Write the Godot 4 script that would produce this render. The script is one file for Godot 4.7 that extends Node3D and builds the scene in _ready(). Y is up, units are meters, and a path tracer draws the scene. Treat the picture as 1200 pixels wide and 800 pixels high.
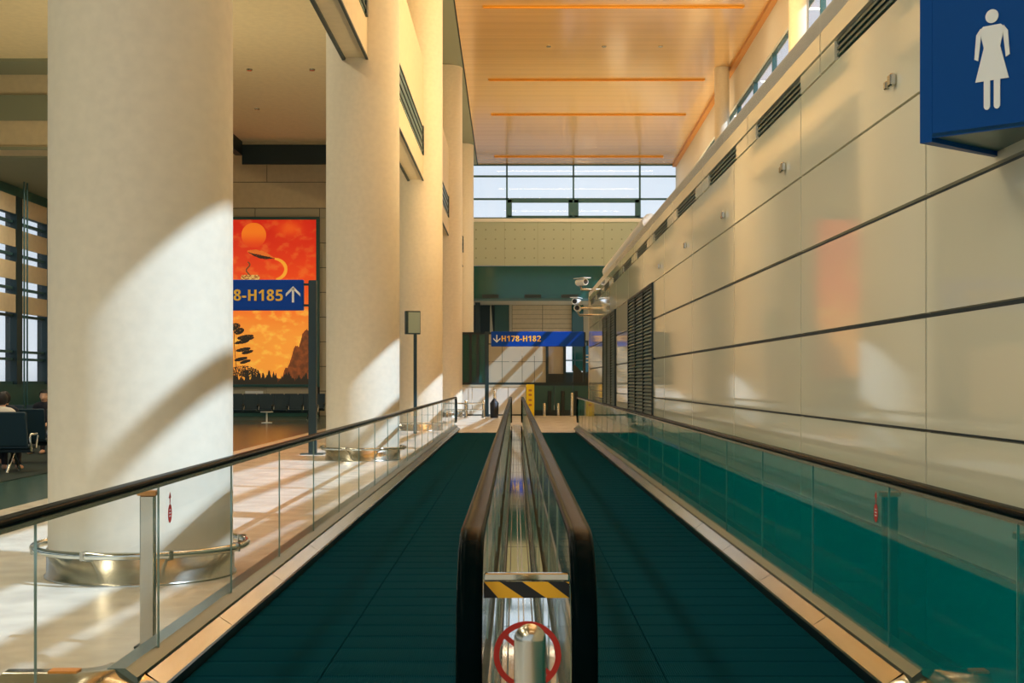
extends Node3D
# An airport pier: two moving walkways side by side between a row of round columns and a panelled block.
# x right, y up, metres; d is the distance down the hall, so z = -d. The pallets of the walkways lie at y = 0.

const EYE := 1.58
const LENS := 1667.0            # focal length in pixels of the 1200x800 frame
const XW := 9.6                 # face of the upper right window wall
const SLOPE := 0.0348           # the main ceiling falls away from the camera

var rng := RandomNumberGenerator.new()
var taken := {}
var M := {}

# ---------------------------------------------------------------- helpers
func W(x: float, y: float, d: float) -> Vector3:
	return Vector3(x, y, -d)

func numbered(called: String) -> String:
	var n: int = taken.get(called, 0)
	taken[called] = n + 1
	return called if n == 0 else "%s_%03d" % [called, n]

func mb() -> SurfaceTool:
	var st := SurfaceTool.new()
	st.begin(Mesh.PRIMITIVE_TRIANGLES)
	st.set_smooth_group(-1)
	return st

func face(st: SurfaceTool, p: Array, mid: Vector3) -> void:
	var c := Vector3.ZERO
	for q in p: c += q
	c /= p.size()
	var a: Vector3 = p[0]; var b: Vector3 = p[1]; var e: Vector3 = p[2]
	var n := (a - e).cross(a - b)
	var flip := n.dot(c - mid) < 0.0
	for i in range(1, p.size() - 1):
		st.add_vertex(a)
		if flip:
			st.add_vertex(p[i + 1]); st.add_vertex(p[i])
		else:
			st.add_vertex(p[i]); st.add_vertex(p[i + 1])

# two matching convex loops joined into a solid
func loft(st: SurfaceTool, lo: Array, hi: Array) -> void:
	var mid := Vector3.ZERO
	for q in lo: mid += q
	for q in hi: mid += q
	mid /= lo.size() * 2
	face(st, lo, mid)
	face(st, hi, mid)
	for i in lo.size():
		var j := (i + 1) % lo.size()
		face(st, [lo[i], lo[j], hi[j], hi[i]], mid)

func box(st: SurfaceTool, c: Vector3, s: Vector3, b := Basis.IDENTITY) -> void:
	var h := s / 2
	var lo := []; var hi := []
	for k in [[-1, -1], [1, -1], [1, 1], [-1, 1]]:
		lo.append(c + b * Vector3(k[0] * h.x, -h.y, k[1] * h.z))
		hi.append(c + b * Vector3(k[0] * h.x, h.y, k[1] * h.z))
	loft(st, lo, hi)

# box given by its ranges in x, y and d
func slab(st: SurfaceTool, x0: float, x1: float, y0: float, y1: float, d0: float, d1: float) -> void:
	box(st, Vector3((x0 + x1) / 2, (y0 + y1) / 2, -(d0 + d1) / 2), Vector3(absf(x1 - x0), absf(y1 - y0), absf(d1 - d0)))

# box with chamfered long edges on every side
func soft_box(st: SurfaceTool, c: Vector3, s: Vector3, r: float, b := Basis.IDENTITY) -> void:
	var h := s / 2
	var rings := []
	for k in [[-h.y, r], [-h.y + r, 0.0], [h.y - r, 0.0], [h.y, r]]:
		var e: float = k[1]
		var x := h.x - e; var z := h.z - e
		var ring := []
		for q in [[-x + r, -z], [x - r, -z], [x, -z + r], [x, z - r], [x - r, z], [-x + r, z], [-x, z - r], [-x, -z + r]]:
			ring.append(c + b * Vector3(q[0], k[0], q[1]))
		rings.append(ring)
	face(st, rings[0], c)
	face(st, rings[3], c)
	for n in 3:
		for i in 8:
			var j := (i + 1) % 8
			face(st, [rings[n][i], rings[n][j], rings[n + 1][j], rings[n + 1][i]], c)

func tri(st: SurfaceTool, a: Vector3, b: Vector3, c: Vector3) -> void:
	st.add_vertex(a); st.add_vertex(b); st.add_vertex(c)

# swept round bar along a path
func tube(st: SurfaceTool, path: Array, r: float, sides := 12, closed := false) -> void:
	var prof := []
	for k in sides:
		prof.append(Vector2(cos(TAU * k / sides), sin(TAU * k / sides)) * r)
	sweep(st, path, prof, Vector3.UP, closed)

func sweep(st: SurfaceTool, path: Array, prof: Array, up: Vector3, closed := false, smooth := true) -> void:
	var n := path.size()
	var rings := []
	for i in n:
		var a: Vector3 = path[(i - 1 + n) % n] if closed or i > 0 else path[i]
		var b: Vector3 = path[(i + 1) % n] if closed or i < n - 1 else path[i]
		var t := (b - a).normalized()
		var u := up
		if absf(t.dot(up)) > 0.98: u = Vector3.RIGHT
		var side := t.cross(u).normalized()
		var over := side.cross(t).normalized()
		var ring := []
		for q in prof:
			ring.append(path[i] + side * q.x + over * q.y)
		rings.append(ring)
	skin(st, rings, closed, smooth)

func skin(st: SurfaceTool, rings: Array, closed := false, smooth := true) -> void:
	var n := rings.size()
	st.set_smooth_group(1 if smooth else -1)
	for i in (n if closed else n - 1):
		var a: Array = rings[i]; var b: Array = rings[(i + 1) % n]
		var m := a.size()
		var mid := Vector3.ZERO
		for q in a: mid += q
		for q in b: mid += q
		mid /= 2 * m
		for k in m:
			var l := (k + 1) % m
			face(st, [a[k], a[l], b[l]], mid)
			face(st, [a[k], b[l], b[k]], mid)
	st.set_smooth_group(-1)
	if not closed:
		var far := Vector3.ZERO
		for q in rings[n - 1]: far += q
		far /= rings[n - 1].size()
		var near := Vector3.ZERO
		for q in rings[0]: near += q
		near /= rings[0].size()
		face(st, rings[0], far + (far - near) * 0.01)
		face(st, rings[n - 1], near - (far - near) * 0.01)

# profile of [radius, height] pairs turned round the vertical through c
func lathe(st: SurfaceTool, c: Vector3, prof: Array, seg := 32, smooth := true) -> void:
	var rings := []
	for q in prof:
		var ring := []
		for k in seg:
			var a := TAU * k / seg
			ring.append(c + Vector3(cos(a) * q[0], q[1], sin(a) * q[0]))
		rings.append(ring)
	st.set_smooth_group(1 if smooth else -1)
	for i in rings.size() - 1:
		for k in seg:
			var l := (k + 1) % seg
			var p: Vector3 = rings[i][k]; var q2: Vector3 = rings[i][l]; var r: Vector3 = rings[i + 1][l]; var s: Vector3 = rings[i + 1][k]
			tri(st, p, s, r)
			tri(st, p, r, q2)
	st.set_smooth_group(-1)
	face(st, rings[0], c + Vector3(0, prof[-1][1] + 1.0, 0))
	face(st, rings[-1], c + Vector3(0, prof[0][1] - 1.0, 0))

# flat outline (any shape) with thickness, in the plane spanned by ax and ay from o
func plate(st: SurfaceTool, outline: PackedVector2Array, o: Vector3, ax: Vector3, ay: Vector3, thick: float) -> void:
	var n := ax.cross(ay).normalized() * thick
	var idx := Geometry2D.triangulate_polygon(outline)
	var front := []; var back := []
	for q in outline:
		back.append(o + ax * q.x + ay * q.y)
		front.append(o + ax * q.x + ay * q.y + n)
	for i in range(0, idx.size(), 3):
		face(st, [front[idx[i]], front[idx[i + 1]], front[idx[i + 2]]], front[idx[i]] - n * 9)
		face(st, [back[idx[i]], back[idx[i + 1]], back[idx[i + 2]]], back[idx[i]] + n * 9)
	for i in outline.size():
		var j := (i + 1) % outline.size()
		var mid: Vector3 = (front[i] + front[j] + back[i] + back[j]) / 4
		var e: Vector3 = front[j] - front[i]
		face(st, [front[i], front[j], back[j], back[i]], mid - e.cross(n) * 0.2 / maxf(e.length() * thick, 1e-6))

func obj(called: String, st: SurfaceTool, m: Material, parent: Node = null) -> MeshInstance3D:
	st.generate_normals()
	return put(called, st.commit(), m, parent)

func put(called: String, mesh: Mesh, m: Material, parent: Node = null) -> MeshInstance3D:
	var o := MeshInstance3D.new()
	o.mesh = mesh
	o.material_override = m
	if parent:
		o.name = called
		parent.add_child(o, true)
	else:
		o.name = numbered(called)
		add_child(o, true)
	return o

func tag(o: Node, label: String, category: String, group := "") -> Node:
	o.set_meta("label", label)
	o.set_meta("category", category)
	if group: o.set_meta("group", group)
	return o

func thing(called: String, at: Vector3, label: String, category: String, group := "", turn := 0.0) -> Node3D:
	var o := Node3D.new()
	o.name = numbered(called)
	add_child(o, true)
	o.position = at
	o.rotation.y = turn
	tag(o, label, category, group)
	return o

func struct(called: String, st: SurfaceTool, m: Material) -> MeshInstance3D:
	var o := obj(called, st, m)
	o.set_meta("kind", "structure")
	return o

func stuff(o: Node) -> Node:
	o.set_meta("kind", "stuff")
	return o

func mat(r: float, g: float, b: float, rough := 0.6, metal := 0.0, spec := 0.5) -> StandardMaterial3D:
	var m := StandardMaterial3D.new()
	m.albedo_color = Color(r / 255.0, g / 255.0, b / 255.0)
	m.roughness = rough
	m.metallic = metal
	m.metallic_specular = spec
	return m

func pane(r: float, g: float, b: float, alpha: float, spec := 0.5) -> StandardMaterial3D:
	var m := mat(r, g, b, 0.02, 0.0, spec)
	m.albedo_color.a = alpha
	m.transparency = BaseMaterial3D.TRANSPARENCY_ALPHA
	m.cull_mode = BaseMaterial3D.CULL_DISABLED
	return m

func tri_tex(m: StandardMaterial3D, tex: Texture2D, s: Vector3, as_albedo := true) -> StandardMaterial3D:
	m.uv1_triplanar = true
	m.uv1_world_triplanar = true
	m.uv1_scale = s
	if as_albedo: m.albedo_texture = tex
	return m

func mottled(seed_: int, freq: float, lo: float, hi: float, size := 256) -> ImageTexture:
	var n := FastNoiseLite.new()
	n.seed = seed_
	n.frequency = freq
	n.fractal_octaves = 4
	var im := n.get_seamless_image(size, size)
	im.convert(Image.FORMAT_RGB8)
	for y in size:
		for x in size:
			var v := lerpf(lo, hi, im.get_pixel(x, y).r)
			im.set_pixel(x, y, Color(v, v, v))
	im.generate_mipmaps()
	return ImageTexture.create_from_image(im)

# bands of slightly different tone stacked along v, grain along u
func boards(seed_: int, rows: int, lo: float, hi: float) -> ImageTexture:
	rng.seed = seed_
	var im := Image.create(256, 512, false, Image.FORMAT_RGB8)
	var n := FastNoiseLite.new()
	n.seed = seed_
	n.frequency = 0.02
	var h := 512 / rows
	for r in rows:
		var base := rng.randf_range(lo, hi)
		for y in h:
			for x in 256:
				var v := base + 0.03 * n.get_noise_2d(x * 0.4, (r * h + y) * 6.0)
				if y == 0: v *= 0.95
				im.set_pixel(x, r * h + y, Color(v, v, v))
	im.generate_mipmaps()
	return ImageTexture.create_from_image(im)

func text_on(called: String, words: String, height: float, at: Vector3, turn: float, m: Material, parent: Node) -> MeshInstance3D:
	var t := TextMesh.new()
	var f := SystemFont.new()
	f.font_names = PackedStringArray(["Droid Sans"])
	f.font_weight = 700
	t.font = f
	t.text = words
	t.font_size = 64
	t.pixel_size = height / 46.0
	t.depth = 0.012
	t.curve_step = 1.0
	t.horizontal_alignment = HORIZONTAL_ALIGNMENT_LEFT
	t.vertical_alignment = VERTICAL_ALIGNMENT_CENTER
	var o := put(called, t, m, parent)
	o.position = at
	o.rotation.y = turn
	return o

func circle(r: float, n: int, cx := 0.0, cy := 0.0, a0 := 0.0, a1 := TAU) -> PackedVector2Array:
	var p := PackedVector2Array()
	var full := absf(a1 - a0) > TAU - 0.001
	for i in (n if full else n + 1):
		var a := a0 + (a1 - a0) * i / n
		p.append(Vector2(cx + cos(a) * r, cy + sin(a) * r))
	return p

# ---------------------------------------------------------------- _ready
func _ready() -> void:
	rng.seed = 7
	camera_and_light()
	materials()
	build_floor()
	build_right_block()
	build_upper_right()
	build_ceiling()
	build_far_wall()
	build_left_hall()
	build_columns()
	build_walkways()
	build_far_room()
	build_signs()
	build_cameras()
	build_seating()
	build_small_things()

func camera_and_light() -> void:
	var cam := Camera3D.new()
	cam.name = "camera"
	cam.position = Vector3(0, EYE, 0)
	var near := 0.1
	cam.projection = Camera3D.PROJECTION_FRUSTUM
	cam.keep_aspect = Camera3D.KEEP_HEIGHT
	cam.near = near
	cam.far = 400.0
	cam.size = near * 800.0 / LENS
	cam.frustum_offset = Vector2(-near * 4.0 / LENS, near * 46.0 / LENS)
	add_child(cam)
	cam.current = true

	var sun := DirectionalLight3D.new()
	sun.name = "sun"
	add_child(sun)
	sun.look_at_from_position(Vector3(1.0, 1.03, 0.42) * 50.0, Vector3.ZERO)
	sun.light_energy = 2.35
	sun.light_color = Color(0.76, 0.87, 1.0)
	sun.light_angular_distance = 0.38
	sun.shadow_enabled = true

	var env := Environment.new()
	env.background_mode = Environment.BG_SKY
	var sky := Sky.new()
	var sm := ProceduralSkyMaterial.new()
	sm.sky_top_color = Color(0.72, 0.82, 0.92)
	sm.sky_horizon_color = Color(0.90, 0.94, 0.98)
	sm.sky_curve = 0.2
	sm.ground_horizon_color = Color(0.80, 0.84, 0.88)
	sm.ground_bottom_color = Color(0.5, 0.5, 0.5)
	sm.sun_angle_max = 1.0
	sky.sky_material = sm
	env.sky = sky
	env.background_energy_multiplier = 1.12
	env.tonemap_mode = Environment.TONE_MAPPER_LINEAR
	env.tonemap_exposure = 1.0
	env.sdfgi_enabled = true
	env.ssao_enabled = true
	env.ssil_enabled = true
	var we := WorldEnvironment.new()
	we.name = "environment"
	we.environment = env
	add_child(we)

func materials() -> void:
	var mot := mottled(3, 0.03, 0.955, 1.0)
	M.column = tri_tex(mat(226, 213, 186, 0.55), mot, Vector3(0.9, 0.9, 0.9))
	M.floor = tri_tex(mat(236, 228, 206, 0.27), mottled(5, 0.02, 0.86, 1.0), Vector3(0.3, 0.3, 0.3))
	M.pale_tan = tri_tex(mat(240, 222, 178, 0.6), mot, Vector3(0.4, 0.4, 0.4))
	M.perf = mat(172, 178, 152, 0.7)
	M.dark_floor = tri_tex(mat(78, 112, 106, 0.2), mottled(15, 0.06, 0.85, 1.0), Vector3(0.5, 0.5, 0.5))  # darker grey-green for the hall side of the floor
	M.white = mat(226, 220, 204, 0.6)
	M.tan_wall = tri_tex(mat(214, 196, 160, 0.6), mot, Vector3(0.4, 0.4, 0.4))
	M.panel = mat(228, 222, 196, 0.05, 0.0, 0.43)
	M.low_panel = mat(0, 130, 136, 0.06, 0.0, 0.3)
	M.joint = mat(14, 40, 42, 0.5)
	M.dark = mat(18, 34, 36, 0.5)
	M.teal = mat(36, 84, 78, 0.35)
	M.teal_gloss = mat(24, 84, 76, 0.06)
	M.wood = tri_tex(mat(238, 186, 112, 0.17, 0.0, 0.8), boards(11, 32, 0.94, 1.0), Vector3(0.12, 0.12, 0.25))
	M.wood.clearcoat_enabled = true
	M.wood.clearcoat = 0.9
	M.wood.clearcoat_roughness = 0.15
	M.soffit = mat(142, 146, 122, 0.6)
	M.slot = mat(206, 140, 30, 0.5)
	M.trim = mat(196, 130, 50, 0.35)
	M.frame = mat(52, 92, 96, 0.45)
	M.ledge = mat(104, 116, 104, 0.3, 0.8)
	M.edge = mat(120, 142, 126, 0.4)
	M.steel = mat(196, 190, 172, 0.22, 1.0)
	M.mirror_steel = mat(205, 205, 192, 0.08, 1.0)
	M.deck = mat(200, 192, 170, 0.16, 1.0)
	M.rubber = mat(2, 13, 14, 0.22, 0.0, 0.07)
	M.rubber_dull = mat(8, 13, 14, 0.3)
	M.skirt = mat(26, 34, 34, 0.3, 0.6)
	M.glass = pane(190, 222, 206, 0.05, 0.2)
	M.green_glass = pane(0, 148, 146, 0.40, 0.16)
	M.sky_glass = pane(225, 238, 244, 0.04, 0.35)
	M.channel = mat(228, 234, 230, 0.04, 1.0)
	M.pallet = mat(8, 66, 80, 0.55, 0.0, 0.03)
	M.blue = mat(0, 66, 165, 0.4, 0.0, 0.3)
	M.deep_blue = mat(0, 70, 140, 0.4, 0.0, 0.3)
	M.yellow = mat(240, 178, 26, 0.5)
	M.print_yellow = mat(250, 196, 60, 0.5)
	M.print_white = mat(236, 238, 234, 0.5)
	M.black = mat(12, 14, 16, 0.5)
	M.red = mat(196, 40, 24, 0.5)
	M.orange = mat(240, 150, 30, 0.4)
	M.post = mat(16, 46, 50, 0.4)
	M.louver = mat(46, 86, 86, 0.4)
	M.seat = mat(20, 50, 62, 0.5)
	M.chrome = mat(206, 208, 200, 0.15, 1.0)
	M.carpet = tri_tex(mat(40, 60, 52, 0.95), mottled(9, 0.05, 0.6, 1.0), Vector3(0.8, 0.8, 0.8))
	M.stone = mat(186, 178, 152, 0.6)
	M.skin = mat(205, 160, 130, 0.6)
	M.hair = mat(14, 12, 14, 0.55)

# ---------------------------------------------------------------- floor
func build_floor() -> void:
	var st := mb()
	slab(st, -6.3, -1.93, -0.4, 0.0, -9, 112)
	slab(st, 2.02, 9.9, -0.4, 0.0, -9, 112)
	slab(st, -1.93, 2.02, -0.4, 0.0, -9, 4.6)
	slab(st, -1.93, 2.02, -0.4, 0.0, 43.6, 112)
	slab(st, -1.93, 2.02, -0.4, -0.12, 4.6, 43.6)
	struct("floor", st, M.floor)
	st = mb()
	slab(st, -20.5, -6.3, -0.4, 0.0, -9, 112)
	struct("floor_hall", st, M.dark_floor)
	st = mb()
	slab(st, -19.6, -8.0, 0.0, 0.012, 13, 37.2)
	tag(obj("carpet", st, M.carpet), "dark green carpet under the seats of the waiting area", "carpet")

# ---------------------------------------------------------------- right block
func build_right_block() -> void:
	var x := 2.3
	var back := mb()
	slab(back, x + 0.03, x + 0.35, 0, 4.30, -9, 44.5)
	var wall := struct("wall_right", back, M.joint)
	var rows := [0.0, 0.653, 1.30, 1.94, 2.615, 3.22, 3.88, 4.33]
	var louvers := [[23.75, 28.8, 0.653, 3.22], [32.6, 37.2, 0.653, 3.22]]
	for r in 7:
		for c in range(-4, 12):
			var d0 := 7.97 + 3.5 * c
			var d1 := d0 + 3.5
			if r == 6:
				d0 = 10.74 + 3.35 * (c - 1); d1 = d0 + 3.35
			d1 = minf(d1, 44.6)
			if d1 - d0 < 0.2: continue
			if r == 0: M_panel_piece(wall, x, rows[0] + 0.10, rows[1], d0, d1, M.low_panel, 0.0)
			else:
				var parts := [[d0, d1]]
				for l in louvers:
					if rows[r] >= l[2] - 0.01 and rows[r + 1] <= l[3] + 0.01:
						var cut := []
						for p in parts:
							if p[1] <= l[0] or p[0] >= l[1]: cut.append(p)
							else:
								if l[0] - p[0] > 0.15: cut.append([p[0], l[0]])
								if p[1] - l[1] > 0.15: cut.append([l[1], p[1]])
						parts = cut
				for p in parts:
					var y0: float = rows[r]; var y1: float = rows[r + 1]
					if r == 6:
						# the top course carries a long vent slot in every bay
						M_panel_piece(wall, x, y0 + 0.16, y1, p[0], p[1], M.panel, 0.0)
						M_panel_piece(wall, x, y0, y0 + 0.155, p[0], p[0] + 0.75, M.panel, 0.0)
						M_panel_piece(wall, x, y0, y0 + 0.155, minf(p[0] + 2.85, p[1] - 0.05), p[1], M.panel, 0.0)
						var vs := mb()
						for k in 3:
							slab(vs, x + 0.012, x + 0.028, y0 + 0.03 + 0.045 * k, y0 + 0.05 + 0.045 * k, p[0] + 0.76, minf(p[0] + 2.84, p[1] - 0.06))
						obj("vent_slot", vs, M.teal, wall)
					else:
						M_panel_piece(wall, x, y0, y1, p[0], p[1], M.panel, 0.012 if r == 3 else 0.0)
	for l in louvers:
		var fr := mb()
		for k in 4:
			var dd: float = lerpf(l[0], l[1], k / 3.0)
			slab(fr, x - 0.03, x + 0.03, l[2], l[3], dd - 0.04, dd + 0.04)
		slab(fr, x - 0.03, x + 0.03, l[3] - 0.05, l[3], l[0], l[1])
		slab(fr, x - 0.03, x + 0.03, l[2], l[2] + 0.05, l[0], l[1])
		var lv := obj("louver", fr, M.joint, wall)
		var sl := mb()
		box(sl, Vector3.ZERO, Vector3(0.012, 0.075, (l[1] - l[0]) / 3.0 - 0.1), Basis(Vector3(0, 0, 1), -0.6))
		sl.generate_normals()
		var sm := sl.commit()
		for b in 3:
			for k in 40:
				var s := put("slat", sm, M.louver, lv)
				s.position = Vector3(x, l[2] + 0.08 + 0.0625 * k, -lerpf(l[0], l[1], (b + 0.5) / 3.0))
	var bb := mb()
	slab(bb, x - 0.02, x + 0.03, 0, 0.10, -9, 44.5)
	struct("baseboard_right", bb, M.dark)
	var roof := mb()
	slab(roof, x, XW, 4.2, 4.34, -9, 44.6)
	struct("trim_1", roof, M.white)
	var endw := mb()
	slab(endw, x, XW, 0, 4.2, 44.5, 44.8)
	struct("wall_end", endw, M.tan_wall)
	# little boxes on the wall, two per bay (fire alarm sounders)
	for k in 5:
		var d := 8.62 + 3.5 * k
		var t := thing("wall_sensor", W(x, 3.40, d), ["small metal wall sensor just left of the blue restroom sign", "small metal wall sensor on the glossy wall, second nearest of its row", "small metal wall sensor on the glossy wall, third nearest of its row", "small metal wall sensor on the glossy wall, fourth nearest of its row", "small metal wall sensor on the glossy wall beside the nearer louver"][k], "sensor", "small sensors along the wall panels")
		var s := mb()
		soft_box(s, Vector3(-0.02, 0, 0), Vector3(0.04, 0.075, 0.075), 0.008)
		obj("housing", s, M.steel, t)
		s = mb()
		soft_box(s, Vector3(-0.012, 0, -0.16), Vector3(0.024, 0.05, 0.05), 0.006)
		obj("detector", s, M.steel, t)

func M_panel_piece(wall: Node, x: float, y0: float, y1: float, d0: float, d1: float, m: Material, extra: float) -> void:
	if d1 - d0 < 0.03: return
	var st := mb()
	var g := 0.012
	var gy := 0.006 + extra
	var c := W(x + 0.015, (y0 + y1) / 2, (d0 + d1) / 2)
	var h := Vector3(0.03, y1 - y0 - 2 * gy, d1 - d0 - 2 * g)
	var lo := []; var hi := []
	for k in [[-1, -1], [1, -1], [1, 1], [-1, 1]]:
		lo.append(c + Vector3(0.015, k[0] * h.y / 2, k[1] * h.z / 2))
		hi.append(c + Vector3(-0.015, k[0] * (h.y / 2 - 0.003), k[1] * (h.z / 2 - 0.003)))
	loft(st, lo, hi)
	obj("panel", st, m, wall)

# ---------------------------------------------------------------- the high windows on the right
func sill(d: float) -> float:
	return 12.72 - 0.0357 * d

func roof(d: float) -> float:
	return 17.46 - SLOPE * d

func strip(st: SurfaceTool, x0: float, x1: float, a: Callable, b: Callable, d0: float, d1: float) -> void:
	loft(st, [W(x0, a.call(d0), d0), W(x1, a.call(d0), d0), W(x1, a.call(d1), d1), W(x0, a.call(d1), d1)],
		[W(x0, b.call(d0), d0), W(x1, b.call(d0), d0), W(x1, b.call(d1), d1), W(x0, b.call(d1), d1)])

func build_upper_right() -> void:
	var st := mb()
	strip(st, XW, XW + 0.3, func(_d): return 0.0, sill, -9, 85.3)
	struct("wall_right_upper", st, M.white)
	st = mb()
	strip(st, XW, XW + 0.3, func(d): return sill(d) + 3.1, func(d): return roof(d) + 0.2, -9, 85.3)
	struct("wall_right_top", st, M.white)
	var fr := mb()
	strip(fr, XW + 0.08, XW + 0.22, sill, func(d): return sill(d) + 0.09, -9, 85)
	strip(fr, XW + 0.08, XW + 0.22, func(d): return sill(d) + 3.02, func(d): return sill(d) + 3.1, -9, 85)
	var win := struct("window_1", fr, M.frame)
	for k in [[0.33, 0.55], [1.58, 1.70]]:
		var t := mb()
		strip(t, XW + 0.06, XW + 0.24, func(d): return sill(d) + k[0], func(d): return sill(d) + k[1], -9, 85)
		obj("transom", t, M.frame, win)
	for k in range(-4, 18):
		var d := 11.65 - 1.06 + 4.225 * k + 0.7
		var v := mb()
		slab(v, XW + 0.06, XW + 0.24, sill(d), sill(d) + 3.1, d - 0.05, d + 0.05)
		obj("mullion", v, M.frame, win)
		var p := mb()
		strip(p, XW + 0.145, XW + 0.155, sill, func(q): return sill(q) + 3.1, d + 0.05, minf(d + 4.175, 85))
		obj("pane", p, M.sky_glass, win)
	# slender columns before the windows
	for k in range(0, 4):
		var d := 11.65 + 16.9 * k
		var c := mb()
		lathe(c, W(9.05, 4.34 if d < 44 else 0.0, d), [[0.32, 0.0], [0.32, roof(d) - (4.34 if d < 44 else 0.0)]], 24)
		tag(obj("round_pillar", c, M.column), ["slender round pillar before the high right windows, nearest of its row", "slender round pillar before the high right windows, second of its row", "slender tan pillar above the right wall, nearer of the two in view", "slender tan pillar above the right wall, farther of the two in view"][k], "pillar", "slender pillars above the right wall")

# ---------------------------------------------------------------- main ceiling
func build_ceiling() -> void:
	var st := mb()
	strip(st, -2.24, 9.4, roof, func(d): return roof(d) + 0.3, -9, 85.3)
	struct("ceiling", st, M.wood)
	st = mb()
	strip(st, -4.6, -2.30, func(d): return roof(d) - 0.02, func(d): return roof(d) + 0.3, -9, 85.3)
	struct("trim_2", st, M.soffit)
	st = mb()
	strip(st, -2.31, -2.24, func(d): return roof(d) + 0.06, func(d): return roof(d) + 0.3, -9, 85.3)
	struct("trim_3", st, M.joint)
	st = mb()
	strip(st, 9.38, 9.62, func(d): return roof(d) - 0.16, func(d): return roof(d) + 0.3, -9, 85)
	struct("trim_4", st, M.trim)
	st = mb()
	for d in [71.5, 82.5]:
		pass
	# light slots: two every bay
	var names := ["farthest yellow light slot in the orange ceiling, next to the far windows", "second farthest yellow light slot across the orange ceiling", "third farthest yellow light slot across the orange ceiling", "nearest yellow light slot in view, at the top of the photo"]
	var ds := [82.5, 71.5, 64.4, 53.3, 46.3, 35.2, 28.2, 17.1, 10.1, -1.0]
	for i in ds.size():
		var d: float = ds[i]
		var t := thing("ceiling_light", W(3.67, roof(d), d), names[i] if i < 4 else "yellow light slot in the orange ceiling, %s toward the camera from the ones in view" % ["first", "second", "third", "fourth", "fifth", "sixth"][i - 4], "light", "linear ceiling lights")
		var s := mb()
		box(s, Vector3(0, -0.03, 0.09), Vector3(9.8, 0.06, 0.03))
		box(s, Vector3(0, -0.03, -0.09), Vector3(9.8, 0.06, 0.03))
		box(s, Vector3(-4.88, -0.03, 0), Vector3(0.03, 0.06, 0.15))
		box(s, Vector3(4.88, -0.03, 0), Vector3(0.03, 0.06, 0.15))
		obj("housing", s, M.slot, t)
		var g := mat(255, 190, 60, 0.5)
		g.emission_enabled = true
		g.emission = Color(1.0, 0.62, 0.14)
		g.emission_energy_multiplier = 0.55
		s = mb()
		box(s, Vector3(0, -0.02, 0), Vector3(9.7, 0.02, 0.15))
		obj("diffuser_lamp", s, g, t)
		var l := AreaLight3D.new()
		l.name = "lamp_light"
		l.area_size = Vector2(9.6, 0.3)
		l.light_color = Color(1.0, 0.91, 0.76)
		l.light_energy = 14.0
		l.area_range = 60.0
		l.area_attenuation = 2.0
		l.shadow_enabled = true
		t.add_child(l)
		l.position = Vector3(0, -0.09, 0)
		l.rotation_degrees.x = -90
	# three recessed spots between the slots
	for i in 3:
		var d := 58.8
		var s := mb()
		lathe(s, W([1.38, 3.67, 6.0][i], roof(d) - 0.04, d), [[0.10, 0.0], [0.10, 0.06]], 16)
		tag(obj("recessed_spot", s, M.steel), ["small recessed spot in the orange ceiling, leftmost of three", "small recessed spot in the orange ceiling, middle of three", "small recessed spot in the orange ceiling, rightmost of three"][i], "light", "recessed spots")
	# unseen fill lights, added under the left ceiling and on the block roof
	for i in 4:
		var d: float = [-4.0, 7.0, 18.0, 29.0][i]
		fill_lamp("hall_fill_light", W(-9.0, 11.99, d), Vector2(1.0, 7.0), -90.0, Color(1.0, 0.95, 0.84), 44.0, "added unseen fill light under the left hall ceiling, %s along the hall" % ["first", "second", "third", "fourth"][i])
	for i in 4:
		var d: float = [6.0, 20.0, 33.0, 40.4][i]
		fill_lamp("fill_uplight", W(6.2, 4.35, d), Vector2(1.2, 6.0), 90.0, Color(1.0, 0.90, 0.70), [45.0, 65.0, 145.0, 185.0][i], "added unseen fill light on the roof of the panelled block, %s along the hall" % ["first", "second", "third", "fourth"][i])
	# two unseen blocks, added only to carry more fill lights
	st = mb()
	slab(st, 4.6, 9.5, 0, 3.5, 63.0, 76.0)
	struct("added_block_right", st, M.white)
	for d in [66.5, 73.5]:
		fill_lamp("fill_uplight", W(7.0, 3.51, d), Vector2(1.2, 5.0), 90.0, Color(1.0, 0.91, 0.74), 58.0, "added fill light on the unseen block past the panelled wall, %s one" % ("nearer" if d < 70 else "farther"))
	st = mb()
	slab(st, -12.0, -9.0, 0, 2.5, 37.5, 42.5)
	struct("added_block_left", st, M.white)
	fill_lamp("fill_uplight", W(-10.4, 2.51, 40.0), Vector2(1.2, 4.0), 90.0, Color(1.0, 0.92, 0.76), 42.0, "added fill light on the unseen block behind the nearest column")
	fill_lamp("hall_fill_light", W(-16.2, 9.33, 54.0), Vector2(0.8, 4.0), -90.0, Color(1.0, 0.95, 0.84), 30.0, "added unseen fill light under the lowered ceiling behind the nearest column")  # unseen light added to brighten the window side of the left hall
	# unseen lights added on the beam to brighten the panelled wall
	for i in 3:
		var d: float = [0.0, 9.0, 18.0][i]
		fill_lamp("fill_washer", W(-2.80, 8.3, d), Vector2(0.5, 5.0), -90.0, Color(1.0, 0.98, 0.88), 7.0, "added unseen fill light on the long beam above the frame, %s along the hall" % ["first", "second", "third"][i], 84.0)
	# rear of the hall, behind the camera: large window added for fill daylight
	st = mb()
	slab(st, -20.5, 9.9, 0, 1.0, -9.3, -9)
	slab(st, -20.5, 9.9, 15.0, 18.5, -9.3, -9)
	struct("wall_rear", st, M.white)
	st = mb()
	for k in 9:
		var xx := -20.3 + 3.75 * k
		slab(st, xx - 0.06, xx + 0.06, 1, 15, -9.25, -9.05)
	slab(st, -20.5, 9.9, 8.7, 8.8, -9.25, -9.05)
	var rear := struct("added_window_2", st, M.frame)
	st = mb()
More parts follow.
